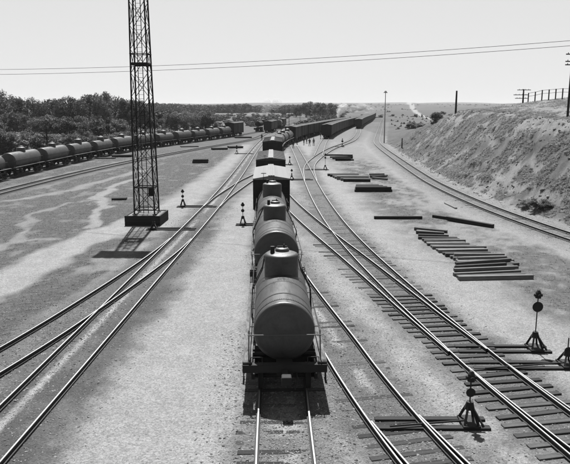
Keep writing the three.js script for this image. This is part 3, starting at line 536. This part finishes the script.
// ---------------------------------------------------------------- timbers lying about
function timber(label, group, X0, F0, X1, F1, y0, th, wd, m) {
  const L = Math.hypot(X1 - X0, F1 - F0), o = part(numbered('timber'), rbox(L, th, wd, 0.015), m, scene);
  o.position.set((X0 + X1) / 2, y0 + th / 2 - 0.015, -(F0 + F1) / 2); o.rotation.y = Math.atan2(F1 - F0, X1 - X0); o.rotation.x = rr(-0.04, 0.04);
  return tag(o, label, 'timber', group);
}
const row = [[414.5, 229, 447, 232], [416, 232.5, 444, 234], [418, 238, 457, 238.5], [424, 241.5, 465, 241], [427, 244.5, 469, 244.5], [432, 248, 486, 248], [438, 251.5, 487, 250.5], [445, 255.5, 497, 255.5], [453, 259, 507, 259], [457, 263, 513, 261.5], [455, 268.5, 518, 264], [455, 272, 511.5, 268.5], [453.5, 275, 520, 272], [458, 279, 532.5, 277.5]];
row.forEach(([a, b, c, d], i) => {
  const p = survey(a, b + 1), q = survey(c, d + 1);
  timber(i === 13 ? 'nearest and longest timber of the row beside the right tracks' : i === 0 ? 'farthest timber of the row beside the right tracks' : `${ord[i]} timber counted from the far end of the row beside the right tracks`, 'row of timbers beside the right tracks', p.X, p.F, q.X, q.F, 0, rr(0.17, 0.24), rr(0.22, 0.28), M.timber[[0, 3, 3, 1, 0, 1, 4, 3, 1, 2, 0, 2, 1, 4][i]]);
  if (i < 13) { const n = row[i + 1], u = survey((a + n[0]) / 2 + 1, (b + n[1]) / 2 + 1), w = survey((c + n[2]) / 2 - 2, (d + n[3]) / 2 + 1); timber(`weathered timber lying between the ${ord[i]} and ${ord[i + 1]} timbers of the row`, 'row of timbers beside the right tracks', u.X, u.F, w.X, w.F, 0, rr(0.14, 0.2), rr(0.24, 0.3), M.timber[(i * 2 + 1) % 5]); }
  if (i > 7 && i < 13) timber(`uppermost timber resting above the gap after the ${ord[i]} timber of the row`, 'row of timbers beside the right tracks', p.X + rr(0, 0.3), p.F + 0.3, q.X - rr(0, 0.4), q.F + 0.25, 0.21, 0.16, 0.22, M.timber[(i * 3) % 5]);
});
{ const p = survey(374, 219), q = survey(422, 219); timber('single long dark timber lying alone left of the other timbers', null, p.X, p.F, q.X, q.F, 0, 0.26, 0.26, M.creosote); }
{ const p = survey(433, 217.5), q = survey(460, 221.5); timber('shorter of two dark timbers end to end below the hillside track', null, p.X, p.F, q.X, q.F, 0, 0.26, 0.3, M.creosote); }
{ const p = survey(447, 220.5), q = survey(493, 228); timber('longer of two dark timbers end to end below the hillside track', null, p.X, p.F, q.X, q.F, 0.03, 0.3, 0.3, M.creosote); }
{ const p = survey(445, 203.5), q = survey(456, 209); timber('short board lying by the hillside track ballast', null, p.X, p.F, q.X, q.F, 0, 0.14, 0.22, M.timber[2]); }
for (let k = 0; k < 4; k++) for (let l = 0; l < 2; l++) timber(`${ord[k]} timber from the front in the ${l ? 'upper' : 'lower'} layer of the black stack`, 'black timber stack', 7.6 + k * 0.1 + l * 0.1, 70.6 + k * 0.75, 11.7 - k * 0.35 - l * 0.1, 70.6 + k * 0.75, l * 0.28, 0.28, 0.34, M.creosote);
for (let k = 0; k < 7; k++) timber(`${ord[k]} timber from the front of the pile behind the black stack`, 'pile behind the black stack', 7.2 - k * 0.25 + rr(-0.1, 0.1), 80.5 + k * 1.15, 10.6 + rr(-0.3, 0.4) - (k > 4 ? 0.6 : 0), 80.5 + k * 1.15 + rr(-0.3, 0.3), 0, rr(0.3, 0.5), 0.55, k < 1 || k > 4 ? M.creosote : M.timber[k % 2 ? 1 : 4]);
for (let k = 0; k < 6; k++) { const a = rr(-0.6, 0.6), x = 10.9 + rr(0, 2.3), f = 82.5 + rr(0, 4); timber('loose timber in the heap at the right end of the pile behind the black stack', 'heap right of the pile', x - Math.cos(a), f - Math.sin(a) * 1.5, x + Math.cos(a), f + Math.sin(a) * 1.5, rr(0, 0.25), 0.22, 0.28, k % 2 ? M.creosote : M.timber[1]); }
for (let k = 0; k < 8; k++) { const a = rr(-0.25, 0.25), x = 9.6 + rr(-0.9, 1.4), f = 112 + rr(0, 6); timber('dark timber of the jumbled pile by the curved track', 'jumbled pile by the curved track', x - 1.6 * Math.cos(a), f - 1.6 * Math.sin(a), x + 1.6 * Math.cos(a), f + 1.6 * Math.sin(a), (k % 3) * 0.25, 0.26, 0.4, M.creosote); }
// stacks in the western field
function stack(label, X, F, w, d, n, turn, layers) {
  const g = thing('tie_stack', label, 'tie stack'); g.position.set(X, 0, -F); g.rotation.y = turn;
  for (let l = 0; l < layers; l++) for (let k = 0; k < n; k++) part('stacked_tie', rbox(w * rr(0.94, 1.02), 0.21, d / n * 0.88, 0.015, rr(-0.06, 0.06), 0.1 + l * 0.215, (k + 0.5) / n * d - d / 2), M.tie[(k + l) % 2], g);
  return g;
}
stack('dark oblong stack of ties standing alone in the western grass', -14.0, 108, 2.5, 1.6, 5, 0.05, 3);
stack('low tie stack behind the tower by the field track', -30.2, 121, 3.6, 2, 5, 0.2, 2);
stack('flat tie stack left of the other behind the tower', -32.0, 117, 3.2, 1.4, 4, 0.2, 1);
stack('small flat tie stack in the grass left of the tower base', -16.6, 64.4, 1.5, 0.9, 3, 0.15, 1);
stack('low tie stack between the tank train and the field track', -22.2, 152, 4, 2.2, 5, 0.3, 1);
stack('low tie stack right of the tank train end, near one', -14.2, 142, 3.4, 2, 5, 0.25, 2);
stack('low tie stack right of the tank train end, right one', -11.2, 148, 3.2, 2.6, 5, 0.25, 2);
stack('low tie stack beyond the field track near the far switch', -12.5, 196, 5, 2.4, 5, 0.2, 2);

// ---------------------------------------------------------------- poles, fence, wires
function pole(label, X, F, h, arms, { r = 0.14, y = null, turn = 0, m = M.pole } = {}) {
  const o = thing('utility_pole', label, 'pole'); o.position.set(X, (y ?? height(X, F)) - 0.3, -F); o.rotation.y = turn;
  part('post', new THREE.CylinderGeometry(r * 0.72, r, h + 0.3, 10).translate(0, (h + 0.3) / 2, 0), m, o);
  arms.forEach(a => { const c = part('crossarm', box(a[1], 0.11, 0.09, a[2] ?? 0, h + 0.3 - a[0], r + 0.02), m, o); for (let k = 0; k < 4; k++) part('insulator', new THREE.CylinderGeometry(0.03, 0.045, 0.13, 6).translate((a[2] ?? 0) + (k - 1.5) * a[1] / 4.4, h + 0.3 - a[0] + 0.12, r + 0.02), M.iron, c); });
  return o;
}
const zAt = F => 0.982 * F + 1.7;
const sideX = (px, F) => (px - 285) / FOCAL * zAt(F);
const lev = (py, F) => EYE + (107 - py) / FOCAL * zAt(F) / 1.018;
{
  const X = 25.5, F = 168.6, h = 12.8, o = thing('yard_lamp_mast', 'thin tall lamp mast beside the far hill track', 'lamp mast'); o.position.set(X, 0, -F);
  part('post', new THREE.CylinderGeometry(0.08, 0.16, h, 10).translate(0, h / 2, 0), mat(0.2), o); const l = part('lamp_head', [new THREE.CylinderGeometry(0.2, 0.5, 0.45, 14).translate(0, h + 0.1, 0)], mat(0.18), o); part('lamp_ring', new THREE.CylinderGeometry(0.53, 0.53, 0.07, 14).translate(0, h - 0.15, 0), M.iron, l);
}
{ const X = sideX(453.5, 122); pole('short thick dark pole standing on the crest of the cut', X, 122, Math.max(3, lev(91, 122) - height(X, 122)), [], { r: 0.2 }); }
{ const X = sideX(519, 118); pole('utility pole with crossarms at the left end of hilltop fence', X, 118, lev(89.5, 118) - height(X, 118), [[0.15, 2.4], [1.0, 2.6, -0.5], [1.6, 2.2, -0.4]], { r: 0.16 }); }
{ const X = sideX(561.5, 72); pole('utility pole with crossarms at the right edge on the hilltop', X, 72, lev(54, 72) - height(X, 72), [[0.25, 1.5], [1.0, 1.5], [1.35, 1.5]], { r: 0.13 }); }
{ const X = sideX(398, 150); pole('short post beside the foot of the cut at hill track', 25.0, 140, 2.0, [], { r: 0.14 }); }
{
  const f = thing('hilltop_fence', 'post and wire fence along the top of the hill at right', 'fence'); const pts = [];
  for (let k = 0; k <= 8; k++) { const px = 524 + k * 6.6, F = 117 - k * 2.2, X = sideX(px, F), y = height(X, F); const h = 1.75; part('fence_post', rod(V(X, y - 0.2, -F), V(X, y + h, -F), 0.1, 7), M.pole, f); pts.push(V(X, y + h, -F)); }
  for (const dy of [-0.06, -0.6]) for (let k = 0; k < 8; k++) part('fence_rail', bar(pts[k].clone().add(V(0, dy, 0)), pts[k + 1].clone().add(V(0, dy, 0)), 0.05), M.pole, f);
}
{
  const FL = 62, FR = 40, XL = sideX(-90, FL), XR = sideX(640, FR), yL = [lev(85.5, FL) + 0.9, lev(82, FL) + 1.05], yR = [lev(42.5, FR), lev(37.5, FR)];
  pole('line pole left of the picture carrying the two wires', XL, FL, yL[1] - height(XL, FL) + 0.35, [[0.6, 2.2]]);
  pole('line pole right of the picture carrying the two wires', XR, FR, yR[1] - height(XR, FR) + 0.35, [[0.6, 2.2]]);
  for (const k of [0, 1]) {
    const p = []; for (let i = 0; i <= 24; i++) { const t = i / 24; p.push(V(mixf(XL, XR, t), mixf(yL[k], yR[k], t) - 1.1 * 4 * t * (1 - t) * (k ? 0.6 : 0.55), -mixf(FL, FR, t))); }
    tag(part(numbered('overhead_wire'), new THREE.TubeGeometry(new THREE.CatmullRomCurve3(p), 60, 0.016, 5), mat(0.08), scene), k ? 'upper of the two wires crossing the sky' : 'lower of the two wires crossing the sky', 'wire');
  }
}
[[310, 330, 101], [300, 380, 106], [318, 420, 105], [289, 300, 109], [341, 460, 103], [325, 520, 104], [274, 360, 110], [332, 340, 106]].forEach(([px, F, py], k) => pole(`${['tallest', 'second', 'third', 'leftmost', 'fifth', 'sixth', 'seventh', 'eighth'][k]} of the thin distant poles behind the far boxcars`, sideX(px, F), F, Math.max(5, lev(py, F) - height(sideX(px, F), F)), [[0.4, 2.2]], { r: 0.13 }));
pole('pole standing in the bushes behind the tank train at left', sideX(48.5, 112), 112, lev(128, 112), [[0.3, 2.2], [0.9, 2.2], [1.5, 2.2]], { r: 0.15 });

// ---------------------------------------------------------------- trees
function crownGeo(n, clumps, leaf) {
  const P = [], N = []; const C = [];
  for (let k = 0; k < clumps; k++) { const y = rr(0.13, 0.86), R = 0.42 * Math.sqrt(Math.max(0.05, 1 - Math.pow((y - 0.52) / 0.47, 2))), a = rr(0, 6.283), d = R * Math.sqrt(rr(0.1, 1)); C.push([Math.cos(a) * d, y, Math.sin(a) * d, rr(0.11, 0.19)]); }
  for (let i = 0; i < n; i++) {
    const c = C[Math.floor(rnd() * clumps)], u = rr(-1, 1), a = rr(0, 6.283), q = Math.sqrt(1 - u * u), rad = c[3] * Math.pow(rnd(), 0.28) * (1 + 0.25 * (rnd() - 0.5));
    const x = c[0] + Math.cos(a) * q * rad, y = c[1] + u * rad * 0.85, z = c[2] + Math.sin(a) * q * rad, s = leaf * rr(0.5, 1.25);
    const t1 = V(rr(-1, 1), rr(-0.6, 0.6), rr(-1, 1)).normalize(), t2 = V(rr(-1, 1), rr(-0.7, 0.7), rr(-1, 1)).normalize();
    P.push(x, y, z, x + t1.x * s, y + t1.y * s, z + t1.z * s, x + t2.x * s, y + t2.y * s, z + t2.z * s);
  }
  const g = new THREE.BufferGeometry(); g.setAttribute('position', new THREE.Float32BufferAttribute(P, 3)); g.computeVertexNormals(); return g;
}
function trunkGeo(h = 0.62) {
  const L = [rod(V(0, -0.03, 0), V(rr(-0.02, 0.02), h * 0.55, 0), 0.028, 7, 0.02)];
  for (let k = 0; k < 6; k++) { const a = rr(0, 6.283), y = rr(0.2, 0.45), d = rr(0.15, 0.32); L.push(rod(V(0, y, 0), V(Math.cos(a) * d, y + rr(0.15, 0.35), Math.sin(a) * d), 0.014, 5, 0.005)); }
  return join(L);
}
const crowns = [[5200, 26, 0.05], [5200, 20, 0.05], [4600, 32, 0.045], [4000, 16, 0.055]].map(a => crownGeo(...a)), trunks = [trunkGeo(), trunkGeo(), trunkGeo()];
const smallCrowns = [crownGeo(900, 12, 0.1), crownGeo(900, 9, 0.1)];
function tree(label, X, F, h, w, k, m, group, name = 'tree') {
  const t = thing(name, label, name === 'bush' ? 'bush' : 'tree', group); t.position.set(X, height(X, F) - (name === 'bush' ? h * 0.16 : 0.1), -F); t.rotation.y = rr(0, 6.28); t.scale.set(w, h * 1.08, w);
  part('crown', crowns[k % 4], M.leaf[m], t); part('trunk', trunks[k % 3], M.bark, t); return t;
}
{
  let n = 0;
  const words = ['leftmost', 'next'];
  // tall wood behind the tank train
  const tops = [[-22, 96], [-8, 93], [6, 91], [14, 95], [24, 99], [33, 101], [42, 98], [52, 97], [61, 99], [70, 98.5], [79, 97], [87, 96.5], [96, 95], [104, 93], [112, 94], [120, 96.5], [130, 100], [141, 101]];
  tops.forEach(([px, py], i) => { const F = 225 + 45 * hash(i, 3), h = lev(py, F); tree(`${ord[i]} tall tree from the left in the wood behind the tank train`, sideX(px, F), F, h, h * rr(0.75, 1.0), i, i === 13 || i === 2 ? 2 : (i % 3 === 0 ? 1 : 0), 'wood behind the tank train'); });
  const mid = [[-15, 116], [2, 113], [18, 112], [30, 116], [41, 115], [55, 114], [66, 117], [76, 116], [91, 119], [106, 116], [118, 119], [130, 122]];
  mid.forEach(([px, py], i) => { const F = 168 + 22 * hash(i, 8), h = lev(py, F); tree(`${ord[i]} middling tree from the left between bushes and tall wood`, sideX(px, F), F, h, h * rr(0.95, 1.25), i + 2, [0, 2, 1, 0, 2, 1][i % 6], 'middle trees behind the tank train'); });
  const low = [[-10, 129], [4, 127], [15, 129], [27, 130], [38, 132], [50, 131], [62, 131], [73, 133], [84, 131], [96, 134], [108, 132.5], [120, 131], [132, 131], [144, 129], [155, 127], [166, 128]];
  low.forEach(([px, py], i) => { const F = 126 + i * 3.4 + 6 * hash(i, 4), h = Math.max(2.2, lev(py, F)); tree(`${ord[i]} bush from the left along the back of the tank train`, sideX(px, F), F, h * 1.1, h * rr(1.3, 1.7), i + 1, [1, 2, 3, 2][i % 4], 'bushes along the tank train', 'bush'); });
  [[172, 113, 235], [182, 111, 238], [192, 112, 232], [199, 109, 240], [206, 112, 236], [213, 121, 236], [222, 124, 238], [160, 117, 250], [149, 116, 255]].forEach(([px, py, F], i) => { const h = lev(py, F); tree(`${ord[i]} tree of the round topped clump right of the tower`, sideX(px, F), F, h, h * rr(0.95, 1.2), i, [2, 3, 2, 3, 1, 2, 2, 1, 1][i], 'clump right of the tower'); });
  [[306, 105], [312, 104], [320, 104.5], [327, 104], [296, 107], [337, 106], [286, 108]].forEach(([px, py], i) => { const F = 560 + 90 * hash(i, 6), h = 1.15 * (lev(py, F) - height(sideX(px, F), F)); tree(`${ord[i]} hazy tree behind the far boxcars and poles`, sideX(px, F), F, h, h * 1.2, i, 1, 'hazy trees beyond the yard'); });
  // bushes on and below the cut
  [[434, 138, 2.4, 3.0], [438.5, 136, 1.8, 2.6], [507, 57.5, 0.7, 1.5], [515, 56, 0.85, 2.0], [522, 55.2, 0.6, 1.4], [411, 250, 2.5, 6], [416, 262, 2.2, 6], [421, 255, 2, 6]].forEach(([px, F, h, w], i) => { const X = i > 1 && i < 5 ? lineAt('hill', F).X + 3.4 + (i - 3) * 0.3 : sideX(px, F); tree(['dark bush on the crest left of the thick pole', 'lower dark bush beside the crest bush', 'left bush at the foot of the cut', 'largest bush at the foot of the cut', 'right bush at the foot of the cut', 'left shrub on the plain beyond the cut', 'middle shrub on the plain beyond the cut', 'right shrub on the plain beyond the cut'][i], X, F, h * 1.15, w, i, i < 2 ? 0 : 1, null, 'bush'); });
}
function scatter(name, geo, m, list, label, category) {
  const o = new THREE.InstancedMesh(geo, m, list.length), d = new THREE.Object3D();
  list.forEach((q, i) => { d.position.set(q[0], q[1], q[2]); d.rotation.set(q[6] ?? 0, q[3], 0); d.scale.set(q[4], q[5], q[4]); d.updateMatrix(); o.setMatrixAt(i, d.matrix); o.setColorAt(i, G(q[7] ?? 1)); });
  o.name = numbered(name); o.castShadow = o.receiveShadow = true; tag(o, label, category, null, 'stuff'); scene.add(o); return o;
}
{
  const L = [];
  for (let i = 0; i < 900; i++) { const F = rr(960, 1500), px = rr(-60, 352), X = sideX(px, F), h = rr(13, 20) * (px > 250 ? 0.85 : 1); L.push([X, height(X, F) - 1, -F, rr(0, 6.28), h * rr(1, 1.5), h * (0.8 + 0.4 * fbm(px * 0.05, 2, 2)), 0, rr(0.7, 1.3)]); }
  for (let i = 0; i < 260; i++) { const F = rr(340, 620), px = rr(-60, 175), X = sideX(px, F), h = rr(7, 11); L.push([X, height(X, F) - 1, -F, rr(0, 6.28), h * rr(1, 1.5), h, 0, rr(0.8, 1.3)]); }
  for (let i = 0; i < 190; i++) { const F = rr(300, 720), px = rr(175, 345), X = sideX(px, F), h = rr(1.5, 5); if (Math.min(lineDist('main', X, F), lineDist('west', X, F), lineDist('field', X, F), lineDist('tankLine', X, F)) < 6) continue; L.push([X, height(X, F) - 0.4, -F, rr(0, 6.28), h * rr(1.2, 2), h, 0, rr(0.8, 1.5)]); }
  scatter('far_wood', smallCrowns[0], mat(0.05, 0.9, 0, { side: THREE.DoubleSide }), L, 'hazy belt of dark woodland along the left horizon', 'woodland');
  const S = [];
  for (let i = 0; i < 900; i++) { const F = 500 + 2900 * Math.pow(rnd(), 0.8), px = rr(335, 640), X = sideX(px, F); if (fbm(X * 0.008, F * 0.004, 3) < 0.45) continue; S.push([X, height(X, F) - 0.8, -F, rr(0, 6.28), rr(3, 12), rr(1.5, 4), 0, rr(0.7, 1.4)]); }
  for (let i = 0; i < 90; i++) { const F = rr(260, 620), px = rr(392, 470), X = sideX(px, F); S.push([X, height(X, F) - 0.3, -F, rr(0, 6.28), rr(1.2, 3), rr(0.8, 1.6), 0, rr(0.7, 1.4)]); }
  scatter('scrub', smallCrowns[1], mat(0.05, 0.9, 0, { side: THREE.DoubleSide }), S, 'low scrub scattered over the plain to the right horizon', 'scrub');
}
// grass tufts, weeds, stones
{
  const P = []; for (let k = 0; k < 14; k++) { const a = rr(0, 6.283), r = rr(0.1, 0.6), h = rr(0.5, 1), b = a + 1.57, w = 0.06; P.push(Math.cos(a) * r * 0.4 - Math.cos(b) * w, 0, Math.sin(a) * r * 0.4 - Math.sin(b) * w, Math.cos(a) * r * 0.4 + Math.cos(b) * w, 0, Math.sin(a) * r * 0.4 + Math.sin(b) * w, Math.cos(a) * (r + 0.3), h, Math.sin(a) * (r + 0.3)); }
  const g = new THREE.BufferGeometry(); g.setAttribute('position', new THREE.Float32BufferAttribute(P, 3)); g.computeVertexNormals();
  const L = [];
  for (let i = 0; i < 130000; i++) {                        // the cut
    const F = 26 + 130 * Math.pow(rnd(), 1.3), s = rr(0.3, 30) * (rnd() < 0.7 ? 0.4 : 1), X = lineAt('hill', F).X + 2.6 + s;
    if (fbm(X * 0.5, F * 0.4, 3) < 0.36 || tone(X, F) > 0.17) continue;
    L.push([X, height(X, F) - 0.03, -F, rr(0, 6.28), rr(0.12, 0.36), rr(0.06, 0.22), 0, rr(0.5, 2.4)]);
  }
  for (let i = 0; i < 90000; i++) {                        // fields on both sides of the yard
    const F = 22 + 120 * Math.pow(rnd(), 1.2), left = rnd() < 0.68, X = left ? -9 - rnd() * (20 + F * 0.1) : lineAt('ladder', Math.min(F, 150)).X + 2 + rnd() * 13;
    if (!left && lineSide('hill', X, F) > -2.4) continue;
    const v = tone(X, F); if (v > 0.105 || lineDist('west', X, F) < 1.8 || lineDist('westDiverging', X, F) < 1.4 || lineDist('field', X, F) < 1.7 || lineDist('tankLine', X, F) < 1.9 || lineDist('curved', X, F) < 1.6) continue;
    L.push([X, height(X, F) - 0.02, -F, rr(0, 6.28), rr(0.08, 0.26), rr(0.03, 0.13), 0, rr(0.6, 1.8)]);
  }
  scatter('grass', g, new THREE.MeshPhysicalMaterial({ color: G(0.14), roughness: 0.95, transmission: 0.4, thickness: 0, side: THREE.DoubleSide }), L, 'short dry grass on the field and hillside', 'grass');
  const R = [], st = new THREE.IcosahedronGeometry(1, 0);
  { const p = st.attributes.position; const seen = {}; for (let i = 0; i < p.count; i++) { const key = [p.getX(i), p.getY(i), p.getZ(i)].map(v => v.toFixed(2)).join(); const s = seen[key] ??= rr(0.7, 1.25); p.setXYZ(i, p.getX(i) * s, p.getY(i) * s * 0.75, p.getZ(i) * s); } st.computeVertexNormals(); }
  for (let i = 0; i < 9000; i++) { const F = 30 + 110 * Math.pow(rnd(), 1.2), s = rr(-0.5, 9.5), X = lineAt('hill', F).X + 2.6 + s; const v = tone(X, F); if (v < 0.14 && rnd() < 0.85) continue; const q = 0.03 + 0.2 * Math.pow(rnd(), 7); R.push([X, height(X, F), -F, rr(0, 6.28), q, q * rr(0.6, 1), rr(-0.3, 0.3), rr(0.5, 1.35)]); }
  const tr = [['west', 12, 60], ['main', 12, 26], ['east', 12, 40], ['ladder', 12, 70], ['hill', 32, 110], ['westDiverging', 12, 30]];
  for (let i = 0; i < 60000; i++) { const [n, a, b] = tr[i % 6], F = a + (b - a) * Math.pow(rnd(), 1.4), X = lineAt(n, F).X + (rnd() + rnd() - 1) * 2.7, q = rr(0.007, 0.026) + 0.03 * Math.pow(rnd(), 6); R.push([X, height(X, F) + 0.002, -F, rr(0, 6.28), q, q * rr(0.5, 0.9), rr(-0.4, 0.4), rr(0.3, 1.4)]); }
  scatter('stones', st, mat(0.15, 0.95), R, 'loose stones on the cut and along the trackbeds', 'stones');
}
console.log('plants done');

// ---------------------------------------------------------------- people by the far tracks
function bodyGeo(pose) {
  const J = pose, sdf = (x, y, z) => {
    let d = 1e9; const k = 0.035;
    for (const [a, b, r0, r1, fx] of J) {
      const px = x - a[0], py = y - a[1], pz = z - a[2], bx = b[0] - a[0], by = b[1] - a[1], bz = b[2] - a[2], t = clamp((px * bx + py * by + pz * bz) / (bx * bx + by * by + bz * bz + 1e-9));
      const q = Math.hypot((px - bx * t) * (fx ?? 1), py - by * t, pz - bz * t) - (r0 + (r1 - r0) * t), h = clamp(0.5 + 0.5 * (d - q) / k); d = d > 1e8 ? q : mixf(d, q, h) - k * h * (1 - h);
    } return d;
  };
  const n = 68, mc = new MarchingCubes(n, new THREE.MeshBasicMaterial(), false, false, 60000); mc.isolation = 0;
  for (let k = 0; k < n; k++) for (let j = 0; j < n; j++) for (let i = 0; i < n; i++) mc.field[i + j * n + k * n * n] = -sdf((i / n * 2 - 1), (j / n * 2 - 1) + 0.92, (k / n * 2 - 1));
  mc.update(); const c = mc.count, g = new THREE.BufferGeometry();
  const p = mc.positionArray.slice(0, c * 3), nn = mc.normalArray.slice(0, c * 3); for (let i = 0; i < c; i++) p[i * 3 + 1] += 0.92;
  g.setAttribute('position', new THREE.BufferAttribute(p, 3)); g.computeVertexNormals(); return g;
}
const figure = (lift, spread, bend) => [
  [[0, 1.0, 0], [0, 1.38, bend * 0.5], 0.14, 0.16, 0.78], [[-0.15, 1.42, bend * 0.5], [0.15, 1.42, bend * 0.5], 0.07, 0.07], [[0, 1.42, bend * 0.5], [0, 1.55, bend * 0.7], 0.055, 0.055], [[0, 1.63, bend * 0.8 + 0.01], [0, 1.68, bend * 0.8], 0.085, 0.095],
  [[0, 1.63, bend * 0.8 + 0.08], [0, 1.6, bend * 0.8 + 0.11], 0.02, 0.02],
  ...[-1, 1].flatMap(s => { const kx = s * (0.1 + spread * 0.3), f = [s * (0.1 + spread), 0.05, s * spread * 0.9]; const el = s > 0 && lift ? [s * 0.33, 1.2, 0.12 + bend] : [s * 0.27, 1.13, -0.02 + bend * 0.5], ha = s > 0 && lift ? [s * 0.2, 1.35, 0.3 + bend] : [s * 0.28, 0.87, 0.08 + bend * 0.6];
    const fing = Array.from({ length: 5 }, (_, k) => [ha, [ha[0] + (k - 2) * 0.018, ha[1] - 0.085 - (k === 2 ? 0.015 : 0), ha[2] + 0.03 - Math.abs(k - 2) * 0.006], 0.02, 0.014]);
    return [[[s * 0.09, 0.95, 0], [kx, 0.5, 0.03], 0.1, 0.065], [[kx, 0.5, 0.03], [f[0], 0.09, f[2] - 0.02], 0.062, 0.045], [f, [f[0] + s * 0.02, 0.04, f[2] + 0.16], 0.05, 0.042], [[s * 0.18, 1.41, bend * 0.5], el, 0.06, 0.046], [el, ha, 0.046, 0.032], ...fing]; }),
];
{
  const shapes = [figure(0, 0.04, 0), figure(1, 0.06, 0.05), figure(0, 0.13, 0.08)].map(bodyGeo), skin = mat(0.25, 0.7), cloth = [mat(0.03), mat(0.09), mat(0.02), mat(0.16)];
  // clothed bodies: the tone follows the garment, cut at neck, waist and cuffs
  const dress = (g, top, low) => { const q = g.clone(), p = q.attributes.position, c = []; for (let i = 0; i < p.count; i++) { const y = p.getY(i), x = Math.abs(p.getX(i)); const l = y > 1.5 ? 0.22 : y < 0.09 ? 0.015 : (x > 0.2 && y < 0.9 && y > 0.7) ? 0.22 : y < 1.0 ? low : top; c.push(l, l, l); } q.setAttribute('color', new THREE.Float32BufferAttribute(c, 3)); return q; };
  const pm = new THREE.MeshStandardMaterial({ vertexColors: true, roughness: 0.9 });
  const hat = join([new THREE.CylinderGeometry(0.09, 0.105, 0.12, 12).translate(0, 1.8, 0), new THREE.CylinderGeometry(0.17, 0.17, 0.015, 14).translate(0, 1.745, 0)]);
  [[293.2, 148, 0.03, 0.02, 'worker in dark clothes nearest the boxcars, standing apart in front'], [297, 144.5, 0.05, 0.03, 'worker left of the group beside the far tank cars'], [304, 145, 0.03, 0.03, 'worker second from the left in the group on the pale ground'], [306.5, 143.5, 0.12, 0.03, 'worker in a lighter shirt in the middle of the group'], [309.5, 146, 0.04, 0.06, 'worker in front of the middle of the group'], [313.7, 145.5, 0.1, 0.05, 'worker at the right side of the group'], [320.5, 139, 0.03, 0.03, 'worker standing alone farther back by the far row of boxcars'], [261.8, 140.5, 0.02, 0.02, 'worker standing by the left track beside the dark boxcars']].forEach(([px, py, a, b, label], i) => {
    const p = survey(px, py), o = thing('person', label, 'person', 'railway workers'); o.position.set(p.X, 0, -p.F); o.rotation.y = [0.4, 2.2, -1.2, 0.9, 3.3, -0.6, 1.5, 2.8][i];
    part('body', dress(shapes[i % 3], a, b), pm, o); const h = part('hat', hat, cloth[i % 3], o); h.position.z = [0, 0.04, 0.064][i % 3];
  });
}
// ---------------------------------------------------------------- smoke and steam
{
  function plume(name, label, list, l, op) {
    const L = []; const base = new THREE.IcosahedronGeometry(1, 3);
    for (const [x, y, z, r] of list) { const g = base.clone(), p = g.attributes.position, o = rr(0, 50); for (let i = 0; i < p.count; i++) { const s = 0.72 + 0.55 * fbm(p.getX(i) * 1.7 + o, p.getY(i) * 1.7 + p.getZ(i) * 1.3 + o, 3); p.setXYZ(i, x + p.getX(i) * s * r, y + p.getY(i) * s * r * 0.85, z + p.getZ(i) * s * r); } g.computeVertexNormals(); L.push(g); }
    const o = part(numbered(name), join(L), new THREE.MeshStandardMaterial({ color: G(l), roughness: 1, transparent: true, opacity: op, depthWrite: false, side: THREE.DoubleSide }), scene); o.castShadow = false;
    return tag(o, label, 'smoke', null, 'stuff');
  }
  const loco = lineAt('tankLine', 248), A = [], B = [], C = [];
  for (let i = 0; i < 34; i++) { const t = Math.pow(i / 33, 0.8); A.push([loco.X + 0.2 + t * 6 * rr(0.2, 1.2), 5.4 + t * 5.2 + rr(-0.5, 0.5), -246 - t * 6, 0.35 + t * rr(0.7, 1.9)]); }
  plume('smoke', 'thin grey smoke rising from the far steam locomotive', A, 0.65, 0.06);
  const F = 420; for (let i = 0; i < 90; i++) { const t = i / 89; B.push([sideX(338 + t * 6 + rr(-3.2, 3.2) * (0.3 + t), F), lev(117 - t * 11, F) + rr(-1.2, 1.2), -F - rr(0, 8), 0.5 + t * rr(0.4, 1.7)]); }
  plume('steam', 'bright white steam puff over the far boxcars', B, 0.9, 0.12);
  const F2 = 560; for (let i = 0; i < 110; i++) { const t = i / 109; C.push([sideX(350 + t * 20 + rr(-3, 3), F2), lev(111 - 3 * Math.sin(t * 3), F2) + rr(-2, 2), -F2 - rr(0, 14), rr(0.8, 3)]); }
  plume('steam', 'faint drifting steam right of the bright puff', C, 0.8, 0.06);
}
renderer.render(scene, camera);
